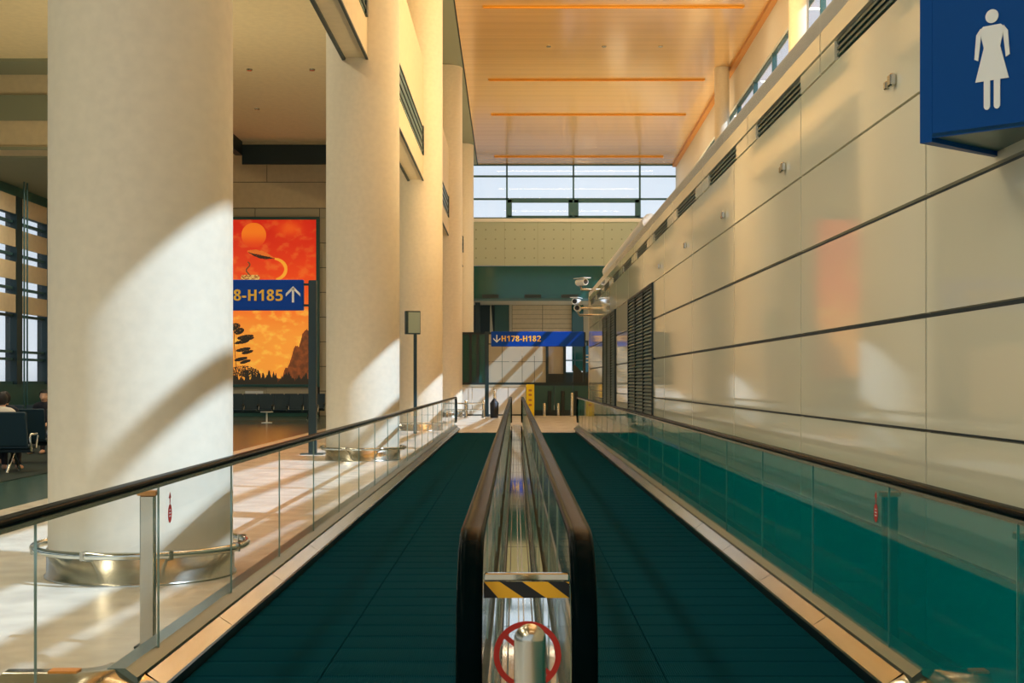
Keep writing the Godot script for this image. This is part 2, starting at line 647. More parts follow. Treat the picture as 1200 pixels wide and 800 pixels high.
	slab(st, -20.5, 9.9, 1.0, 15, -9.15, -9.14)
	obj("pane", st, M.sky_glass, rear)

func fill_lamp(called: String, at: Vector3, size: Vector2, pitch: float, c: Color, e: float, label: String, roll := 0.0) -> void:  # one added fill light: housing, glowing face and area light
	var t := thing(called, at, label, "light", called + "s")
	t.rotation_degrees.z = roll
	var k := 1.0 if pitch > 0 else -1.0
	var st := mb()
	box(st, Vector3(0, 0.05 * k, 0), Vector3(size.x + 0.1, 0.10, size.y + 0.1))
	obj("housing", st, M.white, t)
	var g := mat(250, 245, 235, 0.5)
	g.emission_enabled = true
	g.emission = c
	g.emission_energy_multiplier = 1.0
	st = mb()
	box(st, Vector3(0, 0.105 * k, 0), Vector3(size.x, 0.012, size.y))
	obj("diffuser_lamp", st, g, t)
	var l := AreaLight3D.new()
	l.name = "lamp_light"
	l.area_size = size
	l.light_color = c
	l.light_energy = e
	l.area_range = 60.0
	l.area_attenuation = 2.0
	l.shadow_enabled = true
	t.add_child(l)
	l.position = Vector3(0, 0.13 * k, 0)
	l.rotation_degrees.x = pitch

# ---------------------------------------------------------------- far wall
func build_far_wall() -> void:
	var D := 85.0
	var st := mb()
	slab(st, -4.6, 9.9, 11.07, 11.27, D - 0.06, D + 0.3)
	struct("trim_5", st, M.white)
	st = mb()
	slab(st, -4.6, 9.9, 8.46, 11.07, D, D + 0.3)
	var w := struct("wall_far", st, M.perf)
	st = mb()
	for i in 17:
		for k in 4:
			box(st, W(-2.35 + 0.58 * i, 10.6 - 0.56 * k, D), Vector3(0.09, 0.09, 0.012))
	stuff(obj("perforation", st, M.soffit, w))
	# joints of the perforated boards
	for i in 6:
		st = mb()
		slab(st, -2.64 + 1.98 * i, -2.62 + 1.98 * i, 8.46, 11.07, D - 0.008, D)
		obj("board_joint", st, M.soffit, w)
	# window strip
	st = mb()
	slab(st, -4.6, 9.9, 14.44, 14.6, D, D + 0.2)
	slab(st, -4.6, 9.9, 11.27, 11.34, D, D + 0.2)
	var win := struct("window_3", st, M.frame)
	for y in [12.44, 13.80]:
		st = mb()
		slab(st, -4.6, 9.9, y - 0.05, y + 0.05, D, D + 0.2)
		obj("transom", st, M.frame, win)
	for k in 4:
		var x: float = [-4.49, -0.51, 3.47, 7.44][k]
		st = mb()
		slab(st, x - 0.05, x + 0.05, 11.27, 14.6, D, D + 0.2)
		obj("mullion", st, M.frame, win)
		for y in [[11.34, 12.39], [12.49, 13.75], [13.85, 14.44]]:
			st = mb()
			slab(st, x + 0.05, x + 3.9, y[0], y[1], D + 0.09, D + 0.11)
			obj("pane", st, M.sky_glass, win)
	# opening sashes in the low row
	for x in [-0.51, 3.47]:
		st = mb()
		for e in [[0.05, 0.30], [3.68, 3.93]]:
			slab(st, x + e[0], x + e[1], 11.36, 12.38, D - 0.02, D + 0.12)
		slab(st, x + 0.05, x + 3.93, 12.22, 12.38, D - 0.02, D + 0.12)
		slab(st, x + 0.05, x + 3.93, 11.34, 11.44, D - 0.02, D + 0.12)
		obj("sash", st, M.frame, win)
	# wall above the windows
	st = mb()
	slab(st, -4.6, 9.9, 14.6, 15.5, D, D + 0.3)
	struct("wall_far_top", st, M.white)
	# dark glazed band under the soffit
	st = mb()
	slab(st, -4.6, 9.9, 6.5, 8.46, D + 0.35, D + 0.6)
	var band := struct("trim_6", st, M.teal_gloss)
	for x in [-2.0, 0.55, 2.75]:
		st = mb()
		slab(st, x, x + 1.0, 6.55, 6.75, D + 0.30, D + 0.36)
		obj("vent_slot", st, M.joint, band)
	st = mb()
	slab(st, -4.6, 9.9, 6.38, 6.5, D + 0.2, D + 0.6)
	obj("edge_rail", st, M.frame, band)
	# column-side return between the left hall and the far wall
	st = mb()
	slab(st, -4.6, -3.35, 0, 16, 64.2, 85.3)
	struct("wall_left_return", st, M.tan_wall)

# ---------------------------------------------------------------- left hall
func build_left_hall() -> void:
	# beam on the column line with dark slots
	var st := mb()
	slab(st, -3.35, -2.9, 7.9, 11.7, -9, 85)
	var beam := struct("trim_7", st, M.tan_wall)
	for k in range(-1, 4):
		var d0 := 11.65 + 16.9 * k + 3.5
		var d1 := d0 + 12.4
		st = mb()
		slab(st, -2.93, -2.885, 8.62, 9.5, d0, d1)
		var s := obj("vent_slot", st, M.teal, beam)
		st = mb()
		for y in [8.72, 8.95, 9.2, 9.42]:
			slab(st, -2.90, -2.86, y - 0.025, y + 0.025, d0, d1)
		slab(st, -2.90, -2.85, 8.62, 9.5, d1 - 0.3, d1)
		obj("slat", st, M.joint, s)
	st = mb()
	slab(st, -3.4, -3.33, 7.86, 7.9, -9, 64)
	slab(st, -2.93, -2.88, 7.86, 7.9, -9, 85)
	struct("trim_8", st, M.joint)
	# upper wall behind the beam
	st = mb()
	slab(st, -4.6, -4.3, 11.7, 18.0, -9, 85)
	struct("wall_left_upper", st, M.white)
	# lower ceiling
	st = mb()
	slab(st, -20.5, -3.35, 12.0, 12.3, -9, 64.3)
	struct("ceiling_left", st, M.pale_tan)
	st = mb()
	slab(st, -12.0, -3.4, 11.75, 12.0, 62.0, 63.95)
	struct("trim_9", st, M.tan_wall)
	st = mb()
	slab(st, -11.9, -3.4, 11.0, 11.85, 61.9, 62.05)
	slab(st, -12.2, -11.9, 11.4, 12.0, 58.5, 62.05)
	struct("trim_10", st, M.joint)
	# lowered ceiling by the windows
	st = mb()
	slab(st, -20.5, -13.5, 9.4, 12.0, 48.0, 64.0)
	struct("trim_11", st, M.tan_wall)
	st = mb()
	slab(st, -20.5, -13.4, 10.35, 11.2, 47.9, 48.0)
	slab(st, -20.5, -13.4, 9.36, 9.46, 47.9, 48.0)
	slab(st, -20.5, -13.4, 11.9, 12.0, 46, 48.0)
	slab(st, -20.5, -13.5, 9.35, 9.4, 49.5, 64.0)
	struct("trim_12", st, M.soffit)
	for p in [[-8.9, 47.6], [-6.8, 47.6], [-9.9, 54.5]]:
		st = mb()
		lathe(st, W(p[0], 11.95, p[1]), [[0.09, 0.0], [0.11, 0.06]], 14)
		tag(obj("ceiling_sprinkler", st, M.steel), ["small sprinkler on the tan left ceiling, left of the nearer pair", "small sprinkler on the tan left ceiling, right of the nearer pair", "small sprinkler on the tan left ceiling, the one farther back"][[-8.9, -6.8, -9.9].find(p[0])], "sprinkler", "ceiling sprinklers")
	# mural wall with stone courses
	st = mb()
	slab(st, -20.5, -3.35, 0, 12.0, 64.06, 64.5)
	var wall := struct("wall_mural", st, M.joint)
	slab_part(wall, "panel", M.tan_wall, -20.4, -3.35, 9.35, 10.5, 64.0, 64.06)
	slab_part(wall, "panel", M.tan_wall, -20.4, -11.2, 10.53, 12.0, 64.0, 64.06)
	slab_part(wall, "panel", M.tan_wall, -11.17, -3.35, 10.53, 12.0, 64.0, 64.06)
	for k in 6:
		slab_part(wall, "stone_block", M.stone, -20.4 + 2.9 * k, -20.4 + 2.9 * k + 2.87, 8.88, 9.32, 64.0, 64.06)
	for r in 8:
		var y0 := 0.02 + 1.11 * r
		for k in 4:
			slab_part(wall, "stone_block", M.stone, -8.8 + 1.37 * k, -8.8 + 1.37 * k + 1.345, y0, y0 + 1.08, 64.0, 64.06)
	for r in 7:
		for k in 5:
			slab_part(wall, "stone_block", M.stone, -20.4 + 1.35 * k, -20.4 + 1.35 * k + 1.325, 1.40 + 1.065 * r, 1.40 + 1.065 * r + 1.04, 64.0, 64.06)
	for k in 5:
		slab_part(wall, "panel", M.stone, -20.4 + 2.3 * k, -20.4 + 2.3 * k + 2.28, 0.75, 1.38, 64.0, 64.06)
	st = mb()
	slab(st, -20.4, -8.85, 0.0, 0.75, 63.7, 64.06)
	obj("plinth", st, M.teal, wall)
	st = mb()
	slab(st, -12.15, -11.35, 1.0, 1.12, 63.96, 64.01)
	tag(obj("wall_plaque", st, M.print_white), "narrow white plaque on the ledge under the orange mural", "plaque")
	# mural
	mural()
	# window wall
	st = mb()
	slab(st, -20.5, -20.0, 0, 1.44, -9, 64)
	slab(st, -20.5, -20.0, 8.95, 12.0, -9, 64)
	struct("wall_left", st, M.teal)
	st = mb()
	slab(st, -20.3, -20.1, 1.44, 1.56, -9, 64)
	slab(st, -20.3, -20.1, 8.25, 8.35, -9, 64)
	var win := struct("window_4", st, M.frame)
	for y in [2.45, 2.75, 4.2, 5.3, 6.65, 7.95]:
		st = mb()
		slab(st, -20.28, -20.1, y - 0.05, y + 0.05, -9, 64)
		obj("transom", st, M.frame, win)
	for b in [[4.3, 5.02], [5.62, 6.33], [6.93, 7.64], [8.25, 8.95]]:
		st = mb()
		slab(st, -20.06, -19.98, b[0], b[1], -9, 64)
		obj("sun_screen", st, M.tan_wall, win)
	for k in range(0, 19):
		var d := 61.0 - 3.8 * k
		st = mb()
		slab(st, -20.4, -19.93, 1.44, 8.95, d - 0.32, d + 0.32)
		obj("mullion", st, M.post, win)
		st = mb()
		slab(st, -20.22, -20.20, 1.5, 8.95, d - 3.45, d - 0.35)
		obj("pane", st, M.sky_glass, win)
	for k in 2:
		st = mb()
		tube(st, [W(-19.2 , 0, 55.6 + 0.35 * k), W(-19.2, 9.4, 55.6 + 0.35 * k)], 0.035, 8)
		tag(obj("suspension_rod", st, M.frame), ["thin vertical rod before the left windows, left of the pair", "thin vertical rod before the left windows, right of the pair"][k], "rod", "thin rods before the left windows")

func slab_part(parent: Node, called: String, m: Material, x0: float, x1: float, y0: float, y1: float, d0: float, d1: float) -> void:
	var st := mb()
	slab(st, x0, x1, y0, y1, d0, d1)
	obj(called, st, m, parent)

func mural() -> void:
	# the picture in photo-like units: u 253..371 across, v 258..450 down, 4 pixels to a unit
	var im := Image.create(472, 768, false, Image.FORMAT_RGB8)
	var n := FastNoiseLite.new()
	n.seed = 21
	n.frequency = 0.012
	n.fractal_octaves = 5
	var ridge := FastNoiseLite.new()
	ridge.seed = 4
	ridge.frequency = 0.03
	ridge.fractal_octaves = 4
	for y in 768:
		for x in 472:
			var u := 253.0 + x / 4.0
			var v := 258.0 + y / 4.0
			var t := clampf((v - 258.0) / 192.0, 0, 1)
			var c := Color(0.78, 0.13, 0.05).lerp(Color(0.90, 0.30, 0.07), smoothstep(0.0, 0.5, t)).lerp(Color(0.93, 0.62, 0.22), smoothstep(0.35, 0.75, t) * 0.9)
			var cloud := n.get_noise_2d(x, y * 1.5)
			c = c.lerp(Color(0.98, 0.72, 0.28), clampf(cloud * 1.6, 0, 0.75) * (0.35 + 0.65 * smoothstep(0.4, 0.6, t)))
			c = c.lerp(Color(0.95, 0.42, 0.10), 0.7 * exp(-pow((u - 340) / 14.0, 2) - pow((v - 268) / 9.0, 2)))
			var s := Vector2(u - 298.0, v - 276.0).length()
			if s < 14.5: c = Color(0.93, 0.46, 0.10).lerp(Color(0.86, 0.25, 0.07), smoothstep(272.0, 290.0, v))
			# hill on the right, dark growth along the foot
			var hill := 448.0 - 70.0 * smoothstep(318.0, 372.0, u) + 10.0 * ridge.get_noise_2d(x * 0.7, 0.0)
			if v > hill: c = Color(0.36, 0.20, 0.10).lerp(Color(0.52, 0.27, 0.12), clampf(ridge.get_noise_2d(x, y) + 0.5, 0, 1))
			var foot := 441.0 + 12.0 * ridge.get_noise_2d(x * 1.4, 300.0)
			if v > foot: c = Color(0.16, 0.13, 0.09)
			im.set_pixel(x, y, c)
	# a pine on the left: layered dark pads on a thin stem
	rng.seed = 33
	for y in range(500, 740):
		for k in 3:
			im.set_pixel(92 + k + int(6 * sin(y * 0.02)), y, Color(0.20, 0.12, 0.08))
	for pad in [[86, 500, 30, 16], [112, 520, 22, 14], [140, 548, 38, 10], [124, 570, 34, 8], [150, 556, 30, 7], [130, 606, 34, 8], [150, 618, 26, 7], [120, 650, 30, 8], [140, 662, 24, 7], [120, 706, 60, 24], [160, 716, 44, 20]]:
		for k in 420:
			var a := rng.randf() * TAU
			var r := sqrt(rng.randf())
			var x := int(pad[0] + cos(a) * r * pad[2])
			var y := int(pad[1] + sin(a) * r * pad[3] - cos(a) * r * 6)
			im.fill_rect(Rect2i(clampi(x, 0, 468), clampi(y, 0, 764), 3, 3), Color(0.15, 0.12, 0.08))
	# a flying bird with a long pale tail
	for k in 900:
		var t := rng.randf()
		var x := 150.0 + t * 130.0
		var wide := 16.0 * sin(PI * clampf(t * 1.1, 0, 1)) + 2.0
		var y := 146.0 + t * 34.0 + rng.randf_range(-1, 1) * wide
		var col := Color(0.19, 0.13, 0.08) if y > 150.0 + t * 30.0 else Color(0.85, 0.42, 0.14)
		im.fill_rect(Rect2i(int(x), int(y), 5, 3), col)
	for k in 300:
		var t := k / 300.0
		var a := -1.3 + 2.5 * t
		var x := 262.0 + 62.0 * cos(a)
		var y := 228.0 + 50.0 * sin(a)
		im.fill_rect(Rect2i(int(x), int(y), 14, 8), Color(0.93, 0.62, 0.18))
	for k in 120:
		im.fill_rect(Rect2i(150 + int(9 * sin(k * 0.06)), 196 + k / 2, 7, 3), Color(0.42, 0.26, 0.12))
	for k in 500:
		im.fill_rect(Rect2i(rng.randi_range(120, 200), rng.randi_range(258, 285), 8, 3), Color(0.88, 0.72, 0.40) if k % 2 else Color(0.60, 0.36, 0.16))
	im.generate_mipmaps()
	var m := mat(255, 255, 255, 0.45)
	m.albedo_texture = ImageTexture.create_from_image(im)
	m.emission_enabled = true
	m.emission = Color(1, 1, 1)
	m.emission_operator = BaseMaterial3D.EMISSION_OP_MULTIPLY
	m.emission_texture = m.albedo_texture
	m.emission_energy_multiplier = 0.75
	var x0 := -13.48; var x1 := -8.95
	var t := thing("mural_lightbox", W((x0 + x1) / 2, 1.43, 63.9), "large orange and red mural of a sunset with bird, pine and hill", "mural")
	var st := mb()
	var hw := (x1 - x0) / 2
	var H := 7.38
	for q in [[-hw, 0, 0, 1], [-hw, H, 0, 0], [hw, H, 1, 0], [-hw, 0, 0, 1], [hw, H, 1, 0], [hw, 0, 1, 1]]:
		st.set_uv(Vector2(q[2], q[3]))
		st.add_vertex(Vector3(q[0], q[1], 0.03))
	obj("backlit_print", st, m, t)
	var l := AreaLight3D.new()
	l.name = "mural_light"
	l.area_size = Vector2(x1 - x0, 7.38)
	l.light_color = Color(1.0, 0.42, 0.14)
	l.light_energy = 0.4
	l.area_range = 40.0
	l.area_attenuation = 2.0
	l.shadow_enabled = true
	t.add_child(l)
	l.position = Vector3(0, 3.7, 0.12)
	l.rotation_degrees.y = 180
	st = mb()
	box(st, Vector3(0, H / 2, -0.02), Vector3(hw * 2, H, 0.09))
	obj("board", st, M.dark, t)
	st = mb()
	box(st, Vector3(0, H + 0.06, 0), Vector3(hw * 2 + 0.3, 0.12, 0.14))
	box(st, Vector3(0, -0.06, 0), Vector3(hw * 2 + 0.3, 0.12, 0.14))
	box(st, Vector3(hw + 0.08, H / 2, 0), Vector3(0.14, H, 0.14))
	box(st, Vector3(-hw - 0.08, H / 2, 0), Vector3(0.14, H, 0.14))
	obj("frame", st, M.teal, t)

# ---------------------------------------------------------------- columns
func build_columns() -> void:
	var labels := ["huge round cream column nearest the camera, with a steel bumper ring", "round cream column behind the hanging gate sign, second of the row", "round cream column by the end of the walkway, third of the row", "round cream column beyond the walkway, fourth of the row", "farthest round cream column, beside the far windows"]
	for k in 5:
		var d := 11.65 + 16.9 * k
		var t := thing("column", W(-3.06, 0, d), labels[k], "column", "row of round columns")
		var st := mb()
		var r := 0.733
		lathe(st, Vector3.ZERO, [[r, 0.0], [r, roof(d) - 0.01]], 72)
		obj("shaft", st, M.column, t)
		st = mb()
		lathe(st, Vector3.ZERO, [[r + 0.03, 0.0], [r + 0.03, 0.02], [r + 0.012, 0.025], [r + 0.012, 0.235], [r + 0.002, 0.24]], 72)
		obj("base_cladding", st, M.steel, t)
		st = mb()
		var ring := []
		for i in 64:
			ring.append(Vector3(cos(TAU * i / 64) * 0.845, 0.245, sin(TAU * i / 64) * 0.845))
		tube(st, ring, 0.03, 12, true)
		var rail := obj("bumper_rail", st, M.mirror_steel, t)
		st = mb()
		for i in 8:
			var a := TAU * (i + 0.35) / 8
			var u := Vector3(cos(a), 0, sin(a))
			tube(st, [u * 0.73 + Vector3(0, 0.2, 0), u * 0.82 + Vector3(0, 0.21, 0), u * 0.845 + Vector3(0, 0.235, 0)], 0.014, 8)
			box(st, u * 0.845 + Vector3(0, 0.245, 0), Vector3(0.03, 0.068, 0.068), Basis(Vector3.UP, -a + PI / 2))
		obj("bracket", st, M.steel, rail)

# ---------------------------------------------------------------- walkways
func rail_path(x: float, d0: float, d1: float) -> Array:
	var p := []
	var R := 0.40
	var yc := 1.07 - 0.018 - R
	for i in 13:
		var a := -PI / 2 + PI * i / 12.0          # from the bottom round the front to the top
		p.append(W(x, yc + sin(a) * R, d0 + R - cos(a) * R))
	for i in 13:
		var a := PI / 2 - PI * i / 12.0
		p.append(W(x, yc + sin(a) * R, d1 - R + cos(a) * R))
	return p

func handrail(parent: Node, x: float, d0: float, d1: float) -> void:
	var st := mb()
	var path := rail_path(x, d0, d1)
	var prof := [Vector2(-0.043, -0.006), Vector2(-0.040, 0.008), Vector2(-0.031, 0.0155), Vector2(-0.015, 0.018), Vector2(0.015, 0.018), Vector2(0.031, 0.0155), Vector2(0.040, 0.008), Vector2(0.043, -0.006), Vector2(0.038, -0.017), Vector2(0.02, -0.02), Vector2(-0.02, -0.02), Vector2(-0.038, -0.017)]
	# the band turns in its own plane, so the side vector stays along x
	var rings := []
	for i in path.size():
		var a: Vector3 = path[maxi(i - 1, 0)]
		var b: Vector3 = path[mini(i + 1, path.size() - 1)]
		var t := (b - a).normalized()
		var over := Vector3.RIGHT.cross(t).normalized()
		var ring := []
		for q in prof:
			ring.append(path[i] + Vector3.RIGHT * q.x + over * q.y)
		rings.append(ring)
	skin(st, rings)
	obj("handrail", st, M.rubber, parent)
	st = mb()
	slab(st, x - 0.022, x + 0.022, 1.012, 1.038, d0 + 0.4, d1 - 0.4)
	obj("handrail_guide", st, M.steel, parent)

func glass_side(parent: Node, x: float, d0: float, first: float, step: float, d1: float, y0: float, m: Material) -> void:
	var edges := [d0 + 0.02]
	var e := first
	while e < d1 - 0.5:
		if e > d0 + 0.3: edges.append(e)
		e += step
	edges.append(d1 - 0.02)
	for i in edges.size() - 1:
		var st := mb()
		slab(st, x - 0.005, x + 0.005, y0, 1.02, edges[i] + 0.004, edges[i + 1] - 0.004)
		obj("glass_panel", st, m, parent)
		if i > 0:
			st = mb()
			slab(st, x - 0.0055, x + 0.0055, y0, 1.02, edges[i] - 0.002, edges[i] + 0.002)
			obj("panel_joint", st, M.edge, parent)

func profile_run(st: SurfaceTool, pts: Array, d0: float, d1: float) -> void:
	var a := []; var b := []
	for p in pts:
		a.append(W(p[0], p[1], d0)); b.append(W(p[0], p[1], d1))
	loft(st, a, b)

func walkway(label: String, xl: float, xr: float, outer: float, seam: float, gm: Material) -> Node3D:
	# outer is -1 where the free side is on the left, +1 where it is on the right
	var t := thing("moving_walkway", Vector3.ZERO, label, "walkway", "two moving walkways")
	var d0 := 5.2; var d1 := 43.2
	# pallets, each with two halves and a raised edge
	var n := int((d1 - d0) / 0.4)
	var one := mb()
	pallet(one, xl, xr, seam)
	one.generate_normals()
	var pm := one.commit()
	var run := MultiMesh.new()
	run.transform_format = MultiMesh.TRANSFORM_3D
	run.mesh = pm
	run.instance_count = n - 22
	for i in n:
		var at := W(0, 0, d0 + 0.4 * i)
		if i < 22:
			var p := put("pallet", pm, M.pallet, t)
			p.position = at
		else:
			run.set_instance_transform(i - 22, Transform3D(Basis.IDENTITY, at))
	var rest := MultiMeshInstance3D.new()
	rest.name = "pallet_run"
	rest.multimesh = run
	rest.material_override = M.pallet
	t.add_child(rest, true)
	stuff(rest)
	# comb plates at both ends
	for e in [[4.6, 5.2], [43.2, 43.6]]:
		var c := mb()
		slab(c, xl, xr, -0.03, 0.004, e[0], e[1])
		obj("comb_plate", c, M.steel, t)
	# yellow-grey edge line
	var s := mb()
	# skirts
	slab(s, xl - 0.02, xl, -0.1, 0.05, 4.6, 44.0)
	slab(s, xr, xr + 0.02, -0.1, 0.05, 4.6, 44.0)
	obj("skirt", s, M.skirt, t)
	# deck of the free side: sloping steel strip, step and ledge up to the glass
	var xi := xl - 0.02 if outer < 0 else xr + 0.02
	var k := outer
	s = mb()
	profile_run(s, [[xi, 0.05], [xi + k * 0.085, 0.105], [xi + k * 0.085, -0.1], [xi, -0.1]], 7.15, 45.6)
	obj("deck_strip", s, M.deck, t)
	s = mb()
	profile_run(s, [[xi + k * 0.087, 0.098], [xi + k * 0.092, 0.12], [xi + k * 0.15, 0.165], [xi + k * 0.24, 0.165], [xi + k * 0.24, -0.1], [xi + k * 0.087, -0.1]], 7.0, 45.8)
	obj("deck_ledge", s, M.ledge, t)
	var dd := 8.9
	while dd < 45:
		s = mb()
		profile_run(s, [[xi + k * 0.001, 0.052], [xi + k * 0.086, 0.107], [xi + k * 0.086, 0.10], [xi + k * 0.001, 0.046]], dd, dd + 0.006)
		obj("deck_joint", s, M.joint, t)
		dd += 1.95
	# the deck turns outwards at the landing
	s = mb()
	var turn := []
	for i in 9:
		var a := PI / 2 * i / 8.0
		turn.append([a, 0.0])
	var rings := []
	for q in turn:
		var a: float = q[0]
		var ring := []
		for p in [[0.0, 0.05], [0.085, 0.105], [0.15, 0.16], [0.26, 0.165], [0.26, 0.0], [0.0, 0.0]]:
			# pivot outside the deck
			var rad: float = 0.42 - p[0]
			ring.append(W(xi + k * (0.42 - rad * cos(a)), p[1], 7.15 - rad * sin(a)))
		rings.append(ring)
	var lastr := []
	for v in rings[-1]:
		lastr.append(v + Vector3(k * 0.30, 0, 0))
	rings.append(lastr)
	skin(s, rings, false, true)
	obj("deck_end", s, M.deck, t)
	s = mb()
	slab(s, xi + k * 0.36, xi + k * 0.50, 0.13, 0.171, 6.90, 6.985)
	obj("signal_lens", s, M.orange, t)
	# glass and handrail on the free side
	var xg := xi + k * 0.14
	glass_side(t, xg, 4.9, 5.66, 1.95, 45.6, 0.14, gm)
	handrail(t, xg + k * 0.01, 4.58, 46.0)
	return t

func pallet(st: SurfaceTool, xl: float, xr: float, seam: float, d := 0.0) -> void:
	for h in [[xl + 0.004, seam - 0.004], [seam + 0.004, xr - 0.004]]:
		slab(st, h[0], h[1], -0.03, -0.006, d + 0.006, d + 0.394)
		var w: float = h[1] - h[0]
		var n := int(w / 0.0125)
		for i in n:
			var x: float = h[0] + w * (i + 0.5) / n
			slab(st, x - 0.0034, x + 0.0034, -0.006, 0.0, d + 0.026, d + 0.374)

func build_walkways() -> void:
	var a := walkway("left moving walkway with black pallets and clear glass beside the columns", -1.75, -0.30, -1, -1.04, M.glass)
	var b := walkway("right moving walkway with black pallets and green glass beside the panelled wall", 0.37, 1.84, 1, 0.8, M.green_glass)
	# inner sides
	for q in [[a, -0.150, -1.0], [b, 0.224, 1.0]]:
		handrail(q[0], q[1], 4.58, 46.0)
		glass_side(q[0], q[1], 5.0, 5.66, 1.95, 45.6, 0.2, M.glass)
		var s := mb()
		var k: float = q[2]
		var x: float = q[1]
		profile_run(s, [[x + k * 0.13, 0.05], [x + k * 0.06, 0.12], [x + k * 0.01, 0.2], [x + k * 0.01, -0.1], [x + k * 0.13, -0.1]], 5.0, 45.6)
		obj("inner_deck", s, M.deck, q[0])
	# polished deck sunk between the two inner balustrades
	var ch := thing("deck_channel", W(0.037, 0, 4.76), "polished steel channel running between the two middle handrails", "deck")
	var st := mb()
	box(st, Vector3(0, 0.165, -20.4), Vector3(0.33, 0.03, 40.6))
	obj("channel_floor", st, M.channel, ch)
	for x in [-0.115, -0.075, -0.018, 0.012, 0.062, 0.108]:
		st = mb()
		box(st, Vector3(x, 0.183, -20.3), Vector3(0.008, 0.008, 40.2))
		obj("channel_rib", st, M.deck if x in [-0.018, 0.012] else M.joint, ch)
	st = mb()
	for k in 20:
		box(st, Vector3(0, 0.1805, -1.4 - 1.95 * k), Vector3(0.33, 0.0015, 0.006))
	obj("channel_joint", st, M.joint, ch)
	st = mb()
	box(st, Vector3(0, 0.53, 0.0), Vector3(0.285, 0.70, 0.008))
	obj("front_glass", st, M.glass, ch)
	var t := thing("tape_barrier", W(0.037, 0, 4.76), "yellow and black striped tape on a bar between the middle handrail ends", "barrier")
	st = mb()
	soft_box(st, Vector3(0, 0.925, 0.0), Vector3(0.285, 0.026, 0.03), 0.004)
	obj("bar", st, M.mirror_steel, t)
	# striped tape hangs under the front edge
	st = mb()
	box(st, Vector3(0, 0.883, 0.012), Vector3(0.285, 0.054, 0.006))
	var tape := obj("striped_tape", st, M.black, t)
	for k in 3:
		st = mb()
		var x0 := -0.1345 + 0.16 * k - 0.02
		var poly := PackedVector2Array([Vector2(maxf(x0 - 0.02, -0.142), 0.027), Vector2(minf(x0 + 0.065, 0.142), 0.027), Vector2(minf(x0 + 0.145, 0.142), -0.027), Vector2(minf(x0 + 0.06, 0.142), -0.027)])
		if k == 2: poly = PackedVector2Array([Vector2(0.130, 0.027), Vector2(0.142, 0.027), Vector2(0.142, 0.020)])
		plate(st, poly, Vector3(0.0, 0.883, 0.0155), Vector3.RIGHT, Vector3.UP, 0.001)
		obj("yellow_stripe", st, M.yellow, tape)
	# round prohibition sign on the front pane
	var s := thing("prohibition_sticker", W(0.040, 0.665, 4.748), "red ring sticker with a slash on the glass end of the middle balustrade", "sticker")
	st = mb()
	var R := 0.113; var r := 0.094
	for i in 48:
		var a0 := TAU * i / 48; var a1 := TAU * (i + 1) / 48
		var A := Vector3(cos(a0), sin(a0), 0); var B := Vector3(cos(a1), sin(a1), 0)
		face(st, [A * R, B * R, B * r, A * r], Vector3(0, 0, -5))
		face(st, [A * R, B * R, B * R - Vector3(0, 0, 0.002), A * R - Vector3(0, 0, 0.002)], Vector3.ZERO)
	obj("ring", st, M.red, s)
	st = mb()
	box(st, Vector3(0, 0, 0), Vector3(0.19, 0.016, 0.002), Basis(Vector3(0, 0, 1), -0.70))
	obj("slash", st, M.red, s)
	st = mb()
	plate(st, PackedVector2Array([Vector2(-0.045, -0.018), Vector2(-0.04, -0.024), Vector2(-0.01, -0.006), Vector2(0.01, -0.03), Vector2(0.022, -0.07), Vector2(0.034, -0.068), Vector2(0.028, -0.02), Vector2(0.02, 0.02), Vector2(0.004, 0.022), Vector2(-0.018, 0.002)]), Vector3(0, 0, 0.0), Vector3.RIGHT, Vector3.UP, 0.0015)
	plate(st, PackedVector2Array([Vector2(-0.03, -0.075), Vector2(-0.022, -0.082), Vector2(-0.012, -0.05), Vector2(-0.02, -0.046)]), Vector3(0, 0, 0.0), Vector3.RIGHT, Vector3.UP, 0.0015)
	plate(st, circle(0.013, 14, 0.018, 0.042), Vector3(0, 0, 0), Vector3.RIGHT, Vector3.UP, 0.0015)
	obj("figure", st, M.black, s)
	# bollard in front
	st = mb()
	var prof := [[0.046, 0.0], [0.046, 0.834]]
	for i in range(1, 8):
		var an := PI / 2 * i / 7.0
		prof.append([0.046 * cos(an) + 0.0005, 0.834 + 0.046 * sin(an)])
	var bl := thing("bollard", W(0.042, 0, 4.1), "shiny steel bollard before the middle balustrade end", "bollard")
	lathe(st, Vector3.ZERO, prof, 40)
	obj("post", st, M.steel, bl)
	st = mb()
	lathe(st, Vector3.ZERO, [[0.09, 0.0], [0.09, 0.012], [0.05, 0.014]], 32)
	obj("floor_flange", st, M.steel, bl)
	# sensor posts behind the glass
	var posts := [[-2.18, 8.44, 0.93, "brushed steel post with tan cap behind the left glass, before the nearest column", M.steel], [2.2, 8.36, 0.93, "dark steel post with tan cap behind the green right glass", M.dark], [2.2, 6.1, 0.93, "dark steel post cut by the right edge of the photo", M.dark]]
	for p in posts:
		var ps := thing("sensor_post", W(p[0], 0, p[1]), p[3], "post", "posts beside the walkways")
		st = mb()
		soft_box(st, Vector3(0, 0.45, 0), Vector3(0.085, 0.9, 0.06), 0.006)
		obj("post", st, p[4], ps)
		st = mb()
		soft_box(st, Vector3(0, 0.915, 0), Vector3(0.112, 0.03, 0.085), 0.004)
		obj("cap", st, M.trim, ps)
		st = mb()
		soft_box(st, Vector3(0, 0.008, 0), Vector3(0.14, 0.016, 0.12), 0.004)
		obj("foot_plate", st, M.joint, ps)
